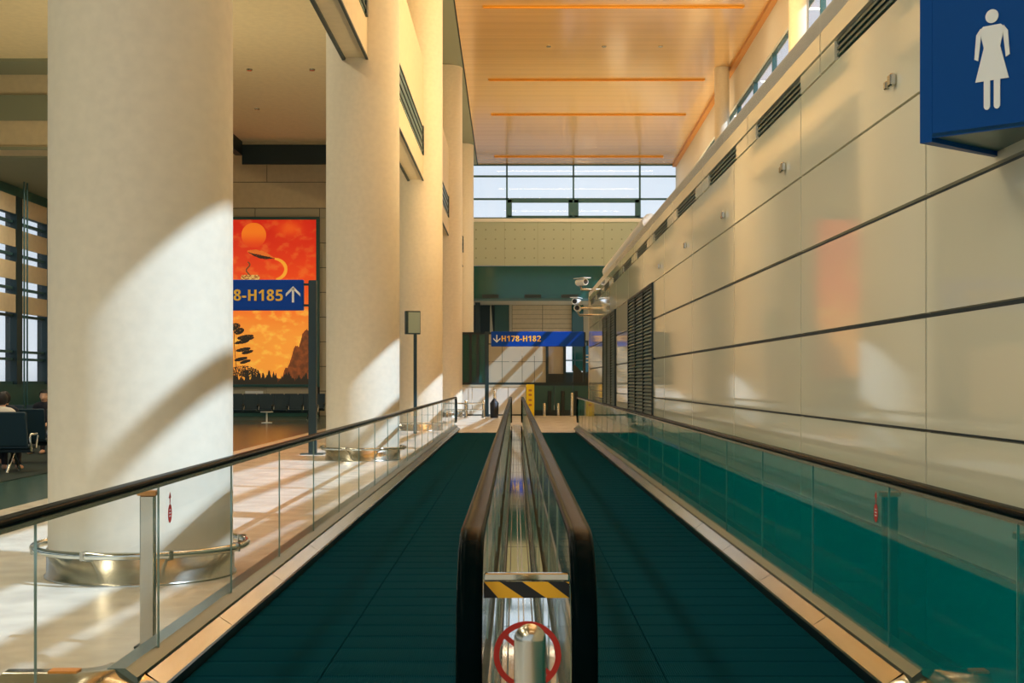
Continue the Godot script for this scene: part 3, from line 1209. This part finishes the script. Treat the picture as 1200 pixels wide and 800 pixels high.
	# red arrow stickers on the glass
	for q in [[-1.910, 7.83, 1, "red arrow sticker on the left glass panel"], [2.0, 7.86, -1, "red arrow sticker on the right green glass panel"]]:
		var k: float = q[2]
		var sk := thing("arrow_sticker", W(q[0] + k * 0.008, 0.885, q[1]), q[3], "sticker", "red arrow stickers", PI / 2 * k)
		st = mb()
		var ov := PackedVector2Array()
		for p in circle(1.0, 28): ov.append(Vector2(p.x * 0.042, p.y * 0.052 - 0.035))
		plate(st, ov, Vector3.ZERO, Vector3.RIGHT, Vector3.UP, 0.001)
		plate(st, PackedVector2Array([Vector2(-0.008, 0.02), Vector2(0.008, 0.02), Vector2(0.008, 0.05), Vector2(0.028, 0.05), Vector2(0, 0.085), Vector2(-0.028, 0.05), Vector2(-0.008, 0.05)]), Vector3.ZERO, Vector3.RIGHT, Vector3.UP, 0.001)
		obj("sign_face", st, M.red, sk)
		st = mb()
		for y in [-0.015, -0.032, -0.049]:
			box(st, Vector3(0, y, 0.0012), Vector3(0.04 if y < -0.02 else 0.03, 0.007, 0.0006))
		obj("print_lines", st, M.print_white, sk)

# ---------------------------------------------------------------- the space past the walkways
func build_far_room() -> void:
	# board wall across the end of the hall
	var d := 65.0
	var st := mb()
	slab(st, -3.3, 3.2, 1.40, 1.50, d - 0.06, d + 0.3)
	slab(st, -3.3, 3.2, 3.7, 3.8, d, d + 0.3)
	for x in [-2.45, -2.05, -1.72, -1.28, 1.45, 2.25, 3.15]:
		slab(st, x - 0.06, x + 0.06, 1.5, 3.75, d, d + 0.2)
	var fr := struct("wall_board", st, M.joint)
	for q in [[-3.3, -2.5], [-1.22, -0.62], [-0.6, 0.30], [0.32, 0.86], [0.88, 1.39]]:
		for y in [[1.5, 2.44], [2.46, 3.7]]:
			slab_part(fr, "panel", M.stone, q[0], q[1], y[0], y[1], d + 0.06, d + 0.12)
	slab_part(fr, "panel", M.teal_gloss, -2.4, -1.34, 1.5, 3.7, d + 0.08, d + 0.12)
	slab_part(fr, "pane", M.sky_glass, 1.51, 2.19, 1.5, 3.7, d + 0.08, d + 0.10)
	st = mb()
	slab(st, 1.51, 2.19, 1.5, 1.9, d + 0.0, d + 0.3)
	obj("box_base", st, M.dark, fr)
	slab_part(fr, "panel", M.stone, 1.51, 2.19, 1.9, 3.5, d + 0.22, d + 0.28)
	# long counter under it: pale on the left, dark on the right
	var ct := thing("counter", W(0, 0, d - 0.4), "long pale counter with flush panels below the tan board wall", "counter")
	for q in [[-2.6, -2.15], [-2.12, -1.98], [-1.95, -1.0], [-0.97, -0.35], [-0.32, 0.47]]:
		st = mb()
		slab(st, q[0], q[1], 0.06, 1.30, -0.02, 0.3)
		obj("panel", st, M.white, ct)
	st = mb()
	slab(st, -2.62, 0.49, 1.30, 1.40, -0.04, 0.5)
	obj("countertop", st, M.stone, ct)
	st = mb()
	slab(st, -2.62, 0.49, 0.0, 0.06, 0.02, 0.3)
	obj("plinth", st, M.joint, ct)
	var dk := thing("low_wall", W(0, 0, d - 0.4), "dark grey low wall right of the yellow post", "partition")
	for q in [[0.86, 1.75], [1.78, 2.6], [2.63, 3.3]]:
		st = mb()
		slab(st, q[0], q[1], 0.25, 1.36, 0, 0.3)
		obj("panel", st, M.teal, dk)
	st = mb()
	slab(st, 0.86, 3.3, 0.0, 0.25, 0.03, 0.3)
	obj("plinth", st, M.joint, dk)
	for x in [1.55, 2.15, 2.75]:
		st = mb()
		soft_box(st, Vector3(x, 0.62, 0.1), Vector3(0.16, 1.0, 0.1), 0.01)
		obj("grille", st, M.dark, dk)
	var yp := thing("yellow_pillar", W(0.66, 0, 63.6), "bright yellow rectangular pillar at the end of the middle balustrade", "pillar")
	st = mb()
	soft_box(st, Vector3(0, 0.71, 0), Vector3(0.36, 1.42, 0.3), 0.02)
	obj("body", st, mat(248, 218, 20, 0.5), yp)
	st = mb()
	for y in [0.5, 0.72, 0.95, 1.15]:
		box(st, Vector3(0, y, 0.151), Vector3(0.14, 0.09, 0.004))
	obj("print_marks", st, M.trim, yp)
	# steel bollards on the far floor
	var bs := [[1.31, 64.0, 0.58, "short steel bollard before the dark low wall, left of the pair"], [1.93, 64.0, 0.58, "short steel bollard before the dark low wall, right of the pair"], [2.49, 62.5, 1.06, "tall steel post with a green light right of the bollards"], [-2.1, 60.4, 0.75, "steel barrier post left of the far sign pole"], [-1.35, 60.4, 0.75, "steel barrier post right of the far sign pole"], [-0.90, 61.9, 1.2, "tall thin post between the far sign pole and the balustrade"]]
	for q in bs:
		var t := thing("steel_post", W(q[0], 0, q[1]), q[3], "post")
		st = mb()
		lathe(st, Vector3.ZERO, [[0.07, 0], [0.07, q[2] - 0.03], [0.05, q[2]]], 16)
		obj("post", st, M.steel, t)
		st = mb()
		lathe(st, Vector3.ZERO, [[0.12, 0], [0.12, 0.02], [0.075, 0.025]], 16)
		obj("base", st, M.steel, t)
	st = mb()
	tube(st, [W(-3.0, 0.62, 60.3), W(-1.35, 0.62, 60.3)], 0.03, 8)
	tube(st, [W(-3.0, 0.35, 60.3), W(-1.35, 0.35, 60.3)], 0.025, 8)
	tag(obj("barrier_rail", st, M.chrome), "pair of horizontal chrome rails on the barrier posts", "rail")
	var bin := thing("litter_bin", W(-0.9, 0, 60.6), "black litter bin by the far end of the left walkway", "bin")
	st = mb()
	lathe(st, Vector3.ZERO, [[0.17, 0], [0.19, 0.62], [0.15, 0.68]], 20)
	obj("body", st, M.black, bin)
	st = mb()
	lathe(st, Vector3(0, 0.68, 0), [[0.15, 0], [0.06, 0.12], [0.03, 0.16]], 20)
	obj("lid", st, M.black, bin)
	# back room: wall of boards, dark posts, window
	var w := mb()
	slab(w, -4.6, 9.9, 0, 6.5, 92.5, 92.9)
	var bw := struct("wall_back", w, M.joint)
	for k in 11:
		slab_part(bw, "board", M.tan_wall, -0.2, 1.75, 3.2 + 0.3 * k, 3.2 + 0.3 * k + 0.28, 92.4, 92.5)
		slab_part(bw, "board", M.tan_wall, 1.78, 3.65, 3.2 + 0.3 * k, 3.2 + 0.3 * k + 0.28, 92.4, 92.5)
	slab_part(bw, "panel", M.teal, -1.35, -0.42, 1.2, 6.5, 92.3, 92.5)
	slab_part(bw, "panel", M.stone, -0.40, -0.22, 1.2, 6.5, 92.2, 92.5)
	slab_part(bw, "panel", M.stone, -4.6, -0.3, 0, 1.2, 92.3, 92.5)
	slab_part(bw, "panel", M.teal_gloss, 3.67, 4.4, 2.2, 6.5, 92.2, 92.5)
	slab_part(bw, "panel", M.stone, 4.42, 9.9, 4.2, 6.5, 92.3, 92.5)
	w = mb()
	slab(w, -4.6, 9.9, 6.5, 6.8, 85.6, 92.9)
	struct("ceiling_back", w, M.tan_wall)
	w = mb()
	loft(w, [W(-1.6, 0, 90.5), W(-1.5, 0, 90.5), W(-1.5, 0, 90.8), W(-1.6, 0, 90.8)], [W(-1.6, 6.4, 90.5), W(-1.55, 6.4, 90.5), W(-1.55, 6.4, 90.8), W(-1.6, 6.4, 90.8)])
	loft(w, [W(-1.65, 3.0, 90.9), W(-1.3, 3.0, 90.9), W(-1.3, 3.0, 91.0), W(-1.65, 3.0, 91.0)], [W(-1.62, 6.3, 90.9), W(-1.55, 6.3, 90.9), W(-1.55, 6.3, 91.0), W(-1.62, 6.3, 91.0)])
	tag(obj("leaning_panel", w, M.stone), "narrow tan wedge of panel above the left end of the far sign", "panel")
	for x in [-2.35, -2.75, -3.2]:
		w = mb()
		slab(w, x - 0.15, x + 0.15, 0, 6.45, 88.5, 88.8)
		tag(obj("dark_post", w, M.post), ["dark square post just left of the far sign", "dark square post in the shade, middle of three left of the far sign", "dark square post in the shade beside the farthest column"][[-2.35, -2.75, -3.2].find(x)], "post", "dark posts left of the far sign")
	# bright window low on the right of the back room, with a blue banner before it
	w = mb()
	for x in [3.2, 3.85, 4.6]:
		slab(w, x - 0.04, x + 0.04, 2.1, 4.1, 92.15, 92.35)
	for y in [2.1, 2.9, 4.1]:
		slab(w, 3.2, 4.6, y - 0.04, y + 0.04, 92.15, 92.35)
	var win := struct("window_5", w, M.frame)
	w = mb()
	slab(w, 3.2, 4.6, 2.1, 4.1, 92.24, 92.26)
	var lit := mat(232, 238, 244, 0.3)  # glowing sheet on the solid wall stands in for daylight
	lit.emission_enabled = true
	lit.emission = Color(0.86, 0.91, 0.97)
	lit.emission_energy_multiplier = 0.75
	obj("glowing_pane", w, lit, win)
	var bn := thing("banner", W(4.2, 1.9, 82.0), "light blue upright banner at the right end of the far sign", "banner")
	w = mb()
	box(w, Vector3(0, 0.95, 0), Vector3(0.62, 1.5, 0.03))
	obj("cloth", w, mat(40, 130, 205, 0.6), bn)
	w = mb()
	for k in 3:
		box(w, Vector3(0.02, 0.75 + 0.2 * k, 0.018), Vector3(0.3, 0.06, 0.004))
	obj("print_lines", w, M.print_white, bn)
	w = mb()
	tube(w, [Vector3(0.32, -1.9, 0), Vector3(0.32, 1.75, 0)], 0.03, 8)
	obj("pole", w, M.post, bn)
	# dark kiosk and plants below the banner
	var ki := thing("kiosk", W(3.75, 0, 74), "dark kiosk with a row of small white cards below the blue banner", "kiosk")
	w = mb()
	slab(w, -0.75, 0.9, 0, 1.5, -0.4, 0.4)
	obj("body", w, M.dark, ki)
	w = mb()
	loft(w, [Vector3(-0.75, 1.5, 0.2), Vector3(0.2, 1.5, 0.2), Vector3(0.2, 1.5, -0.2), Vector3(-0.75, 1.5, -0.2)], [Vector3(-0.75, 2.4, 0.1), Vector3(-0.65, 2.4, 0.1), Vector3(-0.65, 2.4, -0.1), Vector3(-0.75, 2.4, -0.1)])
	loft(w, [Vector3(0.0, 1.5, 0.2), Vector3(0.9, 1.5, 0.2), Vector3(0.9, 1.5, -0.2), Vector3(0.0, 1.5, -0.2)], [Vector3(0.1, 2.0, 0.1), Vector3(0.9, 2.1, 0.1), Vector3(0.9, 2.1, -0.1), Vector3(0.1, 2.0, -0.1)])
	obj("canopy", w, M.dark, ki)
	for k in 5:
		w = mb()
		box(w, Vector3(0.1 + 0.16 * k, 1.56, 0.41), Vector3(0.09, 0.12, 0.02))
		obj("card", w, M.print_white, ki)

# ---------------------------------------------------------------- signs
func arrow(up: bool, s: float) -> Array:
	var k := 1.0 if up else -1.0
	return [PackedVector2Array([Vector2(-0.07 * s, -0.5 * s * k), Vector2(0.07 * s, -0.5 * s * k), Vector2(0.07 * s, 0.4 * s * k), Vector2(-0.07 * s, 0.4 * s * k)]),
		PackedVector2Array([Vector2(0, 0.52 * s * k), Vector2(0.46 * s, 0.06 * s * k), Vector2(0.46 * s, -0.13 * s * k), Vector2(0, 0.33 * s * k)]),
		PackedVector2Array([Vector2(0, 0.52 * s * k), Vector2(-0.46 * s, 0.06 * s * k), Vector2(-0.46 * s, -0.13 * s * k), Vector2(0, 0.33 * s * k)])]

func gate_sign(at: Vector3, pole_side: float, words: String, arrow_up: bool, arrow_x: float, text_x: float, text_y: float, label: String) -> void:
	# at: foot of the pole; the board reaches 4.1 m to the side of -pole_side
	var t := thing("gate_sign", at, label, "sign", "gate signs on poles")
	var st := mb()
	soft_box(st, Vector3(0, 1.87, 0), Vector3(0.17, 3.74, 0.14), 0.01)
	obj("pole", st, M.post, t)
	st = mb()
	soft_box(st, Vector3(0, 0.012, 0), Vector3(0.5, 0.024, 0.4), 0.006)
	obj("base_plate", st, M.post, t)
	st = mb()
	var cx := -pole_side * 2.24
	soft_box(st, Vector3(cx, 3.42, 0), Vector3(4.1, 0.66, 0.16), 0.015)
	var b := obj("board", st, M.blue, t)
	st = mb()
	for y in [3.2, 3.65]:
		box(st, Vector3(-pole_side * 0.13, y, 0), Vector3(0.12, 0.05, 0.06))
	obj("bracket", st, M.post, t)
	text_on("lettering", words, 0.238 if arrow_up else 0.25, Vector3(text_x, text_y, 0.083), 0, M.print_yellow, b)
	st = mb()
	for p in arrow(arrow_up, 0.34):
		plate(st, p, Vector3(arrow_x, 3.43, 0.081), Vector3.RIGHT, Vector3.UP, 0.008)
	obj("arrow", st, M.print_white, b)

func build_signs() -> void:
	gate_sign(W(-4.36, 0, 30.6), 1.0, "H178-H185", true, -0.41, -2.30, 3.41, "dark blue gate sign before the orange mural, arrow pointing up")
	gate_sign(W(-1.26, 0, 62.7), -1.0, "H178-H182", false, 0.44, 0.62, 3.43, "bright blue gate sign over the far end, arrow pointing down")
	# V-shaped restroom sign on the right wall
	var s := thing("restroom_sign", W(2.27, 2.67, 6.41), "blue wedge-shaped restroom sign with a white woman on the right wall", "sign")
	var H := 0.645
	var st := mb()
	var f0 := Vector3(-0.42, 0, 0); var f1 := Vector3(0.03, 0, 0.44); var b1 := Vector3(0.03, 0, -0.42)
	var up := Vector3(0, H, 0)
	var u := (f1 - f0).normalized()
	var nrm := Vector3(-u.z, 0, u.x) * 1.0
	if nrm.z < 0: nrm = -nrm
	loft(st, [f0, f1, f1 - nrm * 0.02, f0 - nrm * 0.02], [f0 + up, f1 + up, f1 - nrm * 0.02 + up, f0 - nrm * 0.02 + up])
	obj("front_face", st, M.deep_blue, s)
	st = mb()
	var ub := (b1 - f0).normalized()
	var nb := Vector3(-ub.z, 0, ub.x)
	if nb.z > 0: nb = -nb
	var lo := Vector3(0, -0.018, 0)
	loft(st, [f0 + lo - u * 0.03, b1 + lo, b1 - nb * 0.03 + lo, f0 - nb * 0.03 + lo], [f0 + up - u * 0.03, b1 + up, b1 - nb * 0.03 + up, f0 - nb * 0.03 + up])
	obj("back_face", st, M.deep_blue, s)
	st = mb()
	loft(st, [f0 + Vector3(0, 0.004, 0), f1 + Vector3(0, 0.004, 0), b1 + Vector3(0, 0.004, 0)], [f0 + Vector3(0, 0.02, 0), f1 + Vector3(0, 0.02, 0), b1 + Vector3(0, 0.02, 0)])
	obj("underside", st, M.teal, s)
	st = mb()
	loft(st, [f0 + up - Vector3(0, 0.02, 0), f1 + up - Vector3(0, 0.02, 0), b1 + up - Vector3(0, 0.02, 0)], [f0 + up, f1 + up, b1 + up])
	obj("top_face", st, M.deep_blue, s)
	# woman pictogram on the front face
	var o := f0 + u * 0.315 + Vector3(0, 0.09, 0) + nrm * 0.001
	st = mb()
	var q := 0.438
	var K := func(a: Array) -> PackedVector2Array:
		var p := PackedVector2Array()
		for e in a: p.append(Vector2(e[0] * q, e[1] * q))
		return p
	var pieces := [
		K.call([[-0.13, 0.80], [-0.09, 0.835], [0.09, 0.835], [0.13, 0.80], [0.085, 0.62], [0.175, 0.29], [-0.175, 0.29], [-0.085, 0.62]]),
		K.call([[-0.12, 0.82], [-0.165, 0.76], [-0.185, 0.52], [-0.145, 0.50], [-0.118, 0.72]]),
		K.call([[0.12, 0.82], [0.165, 0.76], [0.185, 0.52], [0.145, 0.50], [0.118, 0.72]]),
		K.call([[-0.085, 0.29], [-0.02, 0.29], [-0.02, 0.03], [-0.03, 0.01], [-0.05, 0.0], [-0.072, 0.008], [-0.085, 0.03]]),
		K.call([[0.085, 0.29], [0.02, 0.29], [0.02, 0.03], [0.03, 0.01], [0.05, 0.0], [0.072, 0.008], [0.085, 0.03]]),
		circle(0.068 * q, 24, 0.0, 0.925 * q)]
	for p in pieces:
		plate(st, p, o, u, Vector3.UP, 0.004 if u.cross(Vector3.UP).dot(nrm) > 0 else -0.004)
	obj("woman_symbol", st, M.print_white, s)
	# small display beside the third column
	var dsp := thing("display_stand", W(-3.0, 0, 42.6), "small dark display on a pole before the third column", "display")
	st = mb()
	soft_box(st, Vector3(0, 1.5, 0), Vector3(0.10, 3.0, 0.10), 0.01)
	obj("pole", st, M.post, dsp)
	st = mb()
	soft_box(st, Vector3(-0.08, 3.32, 0), Vector3(0.46, 0.70, 0.14), 0.01, Basis(Vector3.UP, 0.35))
	obj("housing", st, M.post, dsp)
	st = mb()
	box(st, Vector3(-0.08, 3.32, 0) + Basis(Vector3.UP, 0.35) * Vector3(0.03, 0, 0.072), Vector3(0.36, 0.62, 0.006), Basis(Vector3.UP, 0.35))
	obj("screen", st, mat(150, 165, 150, 0.2), dsp)

func build_cameras() -> void:
	var spots := [[1.93, 4.46, 41.6, 0.5, "white security camera at the top corner of the right wall, highest"], [1.86, 3.98, 43.2, -0.3, "white security camera under the wall corner, upper of the pair"], [1.86, 3.75, 42.6, -0.1, "white security camera under the wall corner, lower of the pair"]]
	for q in spots:
		var t := thing("security_camera", W(q[0], q[1], q[2]), q[4], "camera", "security cameras on the right wall", q[3])
		var st := mb()
		var rings := []
		for k in [[-0.22, 0.085], [-0.18, 0.105], [0.2, 0.105], [0.24, 0.09]]:
			var ring := []
			for i in 16:
				ring.append(Vector3(cos(TAU * i / 16) * k[1], sin(TAU * i / 16) * k[1], k[0]))
			rings.append(ring)
		skin(st, rings)
		obj("housing", st, M.print_white, t)
		st = mb()
		box(st, Vector3(0, 0.115, 0.04), Vector3(0.24, 0.015, 0.6))
		obj("sunshield", st, M.print_white, t)
		st = mb()
		rings = []
		for k in [[0.235, 0.07], [0.25, 0.07]]:
			var ring := []
			for i in 16:
				ring.append(Vector3(cos(TAU * i / 16) * k[1], sin(TAU * i / 16) * k[1], k[0]))
			rings.append(ring)
		skin(st, rings)
		obj("lens", st, M.black, t)
		st = mb()
		tube(st, [Vector3(0, -0.1, -0.05), Vector3(0.06, -0.2, -0.1), Vector3(0.43, -0.2, -0.1)], 0.035, 8)
		obj("arm", st, M.steel, t)
	var st2 := mb()
	tube(st2, [W(2.47, 4.49, 26.0), W(2.47, 4.49, 38.0)], 0.15, 12)
	tag(obj("white_pipe", st2, M.print_white), "white pipe lying along the top edge of the right wall", "pipe")

# ---------------------------------------------------------------- seats and people
func bench(at: Vector3, turn: float, n: int, label: String, group := "rows of airport seats") -> void:
	var t := thing("seat_bench", at, label, "bench", group, turn)
	var w := 0.58
	for i in n:
		var x := (i - (n - 1) / 2.0) * w
		var st := mb()
		soft_box(st, Vector3(x, 0.43, 0.02), Vector3(w - 0.05, 0.06, 0.48), 0.015)
		obj("seat", st, M.seat, t)
		st = mb()
		soft_box(st, Vector3(x, 0.74, -0.27), Vector3(w - 0.04, 0.60, 0.05), 0.015, Basis(Vector3.RIGHT, -0.16))
		obj("backrest", st, M.seat, t)
	for i in n + 1:
		var x := (i - n / 2.0) * w
		var st := mb()
		tube(st, [Vector3(x, 0.36, -0.12), Vector3(x, 0.60, -0.20), Vector3(x, 0.645, -0.16), Vector3(x, 0.645, 0.16), Vector3(x, 0.61, 0.2), Vector3(x, 0.40, 0.1)], 0.02, 8)
		obj("armrest", st, M.chrome, t)
	var b := mb()
	soft_box(b, Vector3(0, 0.36, 0), Vector3(n * w, 0.07, 0.09), 0.01)
	obj("beam", b, M.post, t)
	for k in [-1, 1]:
		var x: float = k * (n * w / 2.0 - 0.35)
		var st := mb()
		tube(st, [Vector3(x, 0.0, -0.30), Vector3(x, 0.03, -0.30), Vector3(x, 0.33, 0.0), Vector3(x, 0.03, 0.30), Vector3(x, 0.0, 0.30)], 0.028, 8)
		obj("leg", st, M.chrome, t)

func build_seating() -> void:
	bench(W(-9.2, 0.012, 24.6), PI, 3, "dark blue airport bench at the left edge, seen from behind")
	bench(W(-8.95, 0.012, 27.4), PI, 4, "dark blue airport bench half hidden behind the nearest column")
	bench(W(-10.5, 0.012, 31.0), 0, 5, "dark airport bench facing the camera in the waiting area")
	bench(W(-9.75, 0, 55.5), 0, 7, "long dark airport bench below the orange mural")
	bench(W(-10.3, 0, 59.5), 0, 8, "dark airport bench against the wall behind the mural bench")
	var skin_mesh := body([], 0.0)
	person(skin_mesh, W(-8.9, 0.012, 24.75), PI, mat(226, 220, 206, 0.8), mat(30, 34, 44, 0.8), "person in a white shirt with black hair, seated facing away")
	person(skin_mesh, W(-9.5, 0.012, 26.5), PI + 0.2, mat(24, 34, 48, 0.8), mat(24, 26, 34, 0.8), "person in dark clothes seated left of the white shirt")
	person(skin_mesh, W(-9.75, 0.012, 24.9), PI - 0.5, mat(36, 40, 52, 0.8), mat(24, 26, 34, 0.8), "person in dark clothes cut by the left edge of the photo")
	person(skin_mesh, W(-10.27, 0.012, 30.9), 0.0, mat(20, 26, 38, 0.8), mat(20, 22, 30, 0.8), "person in dark clothes facing the camera beside the nearest column")

# signed-distance body: bones [from, to, radius, radius], joined smoothly and meshed by surface nets
func body(bones: Array, cell: float) -> ArrayMesh:
	if bones.is_empty():
		cell = 0.02
		var hip := Vector3(0, 0.54, -0.08)
		bones = [[hip, Vector3(0, 0.78, -0.13), 0.15, 0.14], [Vector3(0, 0.78, -0.13), Vector3(0, 1.0, -0.13), 0.14, 0.12],
			[Vector3(-0.13, 1.02, -0.13), Vector3(0.13, 1.02, -0.13), 0.075, 0.075], [Vector3(0, 1.02, -0.13), Vector3(0, 1.14, -0.11), 0.055, 0.05],
			[Vector3(0, 1.20, -0.10), Vector3(0, 1.25, -0.11), 0.080, 0.092], [Vector3(0, 1.15, -0.05), Vector3(0, 1.19, -0.05), 0.04, 0.06], [Vector3(0, 1.20, 0.0), Vector3(0, 1.18, 0.012), 0.014, 0.016]]
		for s in [-1.0, 1.0]:
			bones.append_array([[Vector3(s * 0.19, 1.0, -0.13), Vector3(s * 0.23, 0.74, -0.08), 0.055, 0.043], [Vector3(s * 0.23, 0.74, -0.08), Vector3(s * 0.12, 0.62, 0.16), 0.042, 0.03],
				[Vector3(s * 0.09, 0.53, -0.06), Vector3(s * 0.12, 0.53, 0.36), 0.085, 0.06], [Vector3(s * 0.12, 0.53, 0.36), Vector3(s * 0.12, 0.10, 0.36), 0.058, 0.04],
				[Vector3(s * 0.12, 0.05, 0.34), Vector3(s * 0.13, 0.035, 0.52), 0.045, 0.035], [Vector3(s * 0.09, 1.20, -0.11), Vector3(s * 0.092, 1.225, -0.115), 0.014, 0.018]])
			for f in 4:      # fingers resting on the thigh
				var x: float = s * (0.095 + 0.021 * f)
				bones.append([Vector3(s * 0.12, 0.615, 0.17), Vector3(x, 0.605, 0.235), 0.016, 0.012])
				bones.append([Vector3(x, 0.605, 0.235), Vector3(x, 0.585, 0.27 + 0.006 * (f % 3)), 0.011, 0.009])
			bones.append([Vector3(s * 0.10, 0.62, 0.17), Vector3(s * 0.065, 0.61, 0.215), 0.013, 0.010])
	var lo := Vector3(-0.36, -0.02, -0.34)
	var hi := Vector3(0.36, 1.42, 0.64)
	var nx := int((hi.x - lo.x) / cell); var ny := int((hi.y - lo.y) / cell); var nz := int((hi.z - lo.z) / cell)
	var g := PackedFloat32Array()
	g.resize(nx * ny * nz)
	g.fill(1.0)
	for b in bones:
		var a: Vector3 = b[0]; var e: Vector3 = b[1]
		var r := maxf(b[2], b[3]) + 0.09
		var i0 := ((a.min(e) - Vector3.ONE * r - lo) / cell).clamp(Vector3.ZERO, Vector3(nx - 1, ny - 1, nz - 1))
		var i1 := ((a.max(e) + Vector3.ONE * r - lo) / cell).clamp(Vector3.ZERO, Vector3(nx - 1, ny - 1, nz - 1))
		var ab := e - a
		var kk := clampf(minf(b[2], b[3]) * 0.7, 0.006, 0.04)
		for z in range(int(i0.z), int(i1.z) + 1):
			for y in range(int(i0.y), int(i1.y) + 1):
				for x in range(int(i0.x), int(i1.x) + 1):
					var p := lo + Vector3(x, y, z) * cell
					var t := clampf((p - a).dot(ab) / ab.length_squared(), 0, 1)
					var dd := (p - a - ab * t).length() - lerpf(b[2], b[3], t)
					var at := (z * ny + y) * nx + x
					var o := g[at]
					var h := clampf(0.5 + 0.5 * (o - dd) / kk, 0, 1)
					g[at] = lerpf(o, dd, h) - kk * h * (1 - h)
	var verts := PackedVector3Array()
	var index := {}
	for z in nz - 1:
		for y in ny - 1:
			for x in nx - 1:
				var s := Vector3.ZERO
				var n := 0
				var base := (z * ny + y) * nx + x
				var c := [g[base], g[base + 1], g[base + nx], g[base + nx + 1], g[base + nx * ny], g[base + nx * ny + 1], g[base + nx * ny + nx], g[base + nx * ny + nx + 1]]
				var inside := 0
				for k in 8:
					if c[k] < 0: inside += 1
				if inside == 0 or inside == 8: continue
				for ed in [[0, 1], [2, 3], [4, 5], [6, 7], [0, 2], [1, 3], [4, 6], [5, 7], [0, 4], [1, 5], [2, 6], [3, 7]]:
					var va: float = c[ed[0]]; var vb: float = c[ed[1]]
					if (va < 0) != (vb < 0):
						var t := va / (va - vb)
						var pa := Vector3(ed[0] & 1, (ed[0] >> 1) & 1, ed[0] >> 2)
						var pb := Vector3(ed[1] & 1, (ed[1] >> 1) & 1, ed[1] >> 2)
						s += pa.lerp(pb, t)
						n += 1
				index[base] = verts.size()
				verts.append(lo + (Vector3(x, y, z) + s / n) * cell)
	var st := SurfaceTool.new()
	st.begin(Mesh.PRIMITIVE_TRIANGLES)
	st.set_smooth_group(1)
	var step := [1, nx, nx * ny]
	for base in index:
		for ax in 3:
			var u: int = step[(ax + 1) % 3]; var v: int = step[(ax + 2) % 3]
			var q: int = base + step[ax]
			if q >= g.size() or (g[base] < 0) == (g[q] < 0): continue
			if not (index.has(base - u) and index.has(base - v) and index.has(base - u - v)): continue
			var p0: Vector3 = verts[index[base]]; var p1: Vector3 = verts[index[base - u]]; var p2: Vector3 = verts[index[base - u - v]]; var p3: Vector3 = verts[index[base - v]]
			if g[base] < 0:
				tri(st, p0, p2, p1); tri(st, p0, p3, p2)
			else:
				tri(st, p0, p1, p2); tri(st, p0, p2, p3)
	st.generate_normals()
	return st.commit()

var cloth_mesh: ArrayMesh
var trouser_mesh: ArrayMesh
func person(skin_mesh: ArrayMesh, at: Vector3, turn: float, shirt: Material, legs: Material, label: String) -> void:
	if cloth_mesh == null:
		var up := [[Vector3(0, 0.56, -0.09), Vector3(0, 0.78, -0.13), 0.165, 0.155], [Vector3(0, 0.78, -0.13), Vector3(0, 1.0, -0.13), 0.155, 0.135], [Vector3(-0.13, 1.02, -0.13), Vector3(0.13, 1.02, -0.13), 0.09, 0.09]]
		var dn := [[Vector3(0, 0.53, -0.08), Vector3(0, 0.58, -0.09), 0.16, 0.155]]
		for s in [-1.0, 1.0]:
			up.append_array([[Vector3(s * 0.19, 1.0, -0.13), Vector3(s * 0.23, 0.74, -0.08), 0.07, 0.056], [Vector3(s * 0.23, 0.74, -0.08), Vector3(s * 0.14, 0.64, 0.11), 0.055, 0.043]])
			dn.append_array([[Vector3(s * 0.09, 0.53, -0.06), Vector3(s * 0.12, 0.53, 0.36), 0.1, 0.075], [Vector3(s * 0.12, 0.53, 0.36), Vector3(s * 0.12, 0.12, 0.36), 0.073, 0.056]])
		cloth_mesh = body(up, 0.02)
		trouser_mesh = body(dn, 0.02)
	var t := thing("person", at, label, "person", "", turn)
	put("body", skin_mesh, M.skin, t)
	put("shirt", cloth_mesh, shirt, t)
	put("trousers", trouser_mesh, legs, t)
	var st := mb()
	var rings := []
	for i in 12:
		var a := PI * i / 11.0
		var ring := []
		for k in 20:
			var b := TAU * k / 20.0
			var p := Vector3(sin(a) * cos(b) * 0.112, cos(a) * 0.125, sin(a) * sin(b) * 0.118)
			if p.z > 0.02: p.y = maxf(p.y, 0.045 + 0.3 * maxf(0.0, 0.05 - p.z)); 
			if p.z > 0.06: p.z = 0.06 + (p.z - 0.06) * 0.5
			ring.append(Vector3(0, 1.255, -0.115) + p + Vector3(sin(b * 5) * 0.004, 0, 0))
		rings.append(ring)
	skin(st, rings)
	obj("hair", st, M.hair, t)
	for s in [-1.0, 1.0]:
		st = mb()
		lathe(st, Vector3(s * 0.034, 1.222, -0.022), [[0.001, -0.008], [0.009, -0.004], [0.009, 0.004], [0.001, 0.008]], 10)
		obj("eye", st, M.black, t)
	st = mb()
	box(st, Vector3(0, 1.152, 0.006), Vector3(0.045, 0.008, 0.01))
	obj("mouth", st, mat(150, 80, 70, 0.6), t)

func build_small_things() -> void:
	# low table between the benches
	var t := thing("side_table", W(-9.3, 0, 53.2), "low white table before the mural bench", "table")
	var st := mb()
	lathe(st, Vector3.ZERO, [[0.2, 0], [0.2, 0.02], [0.03, 0.04], [0.03, 0.38], [0.24, 0.40], [0.24, 0.43]], 24)
	obj("top_and_stem", st, M.print_white, t)
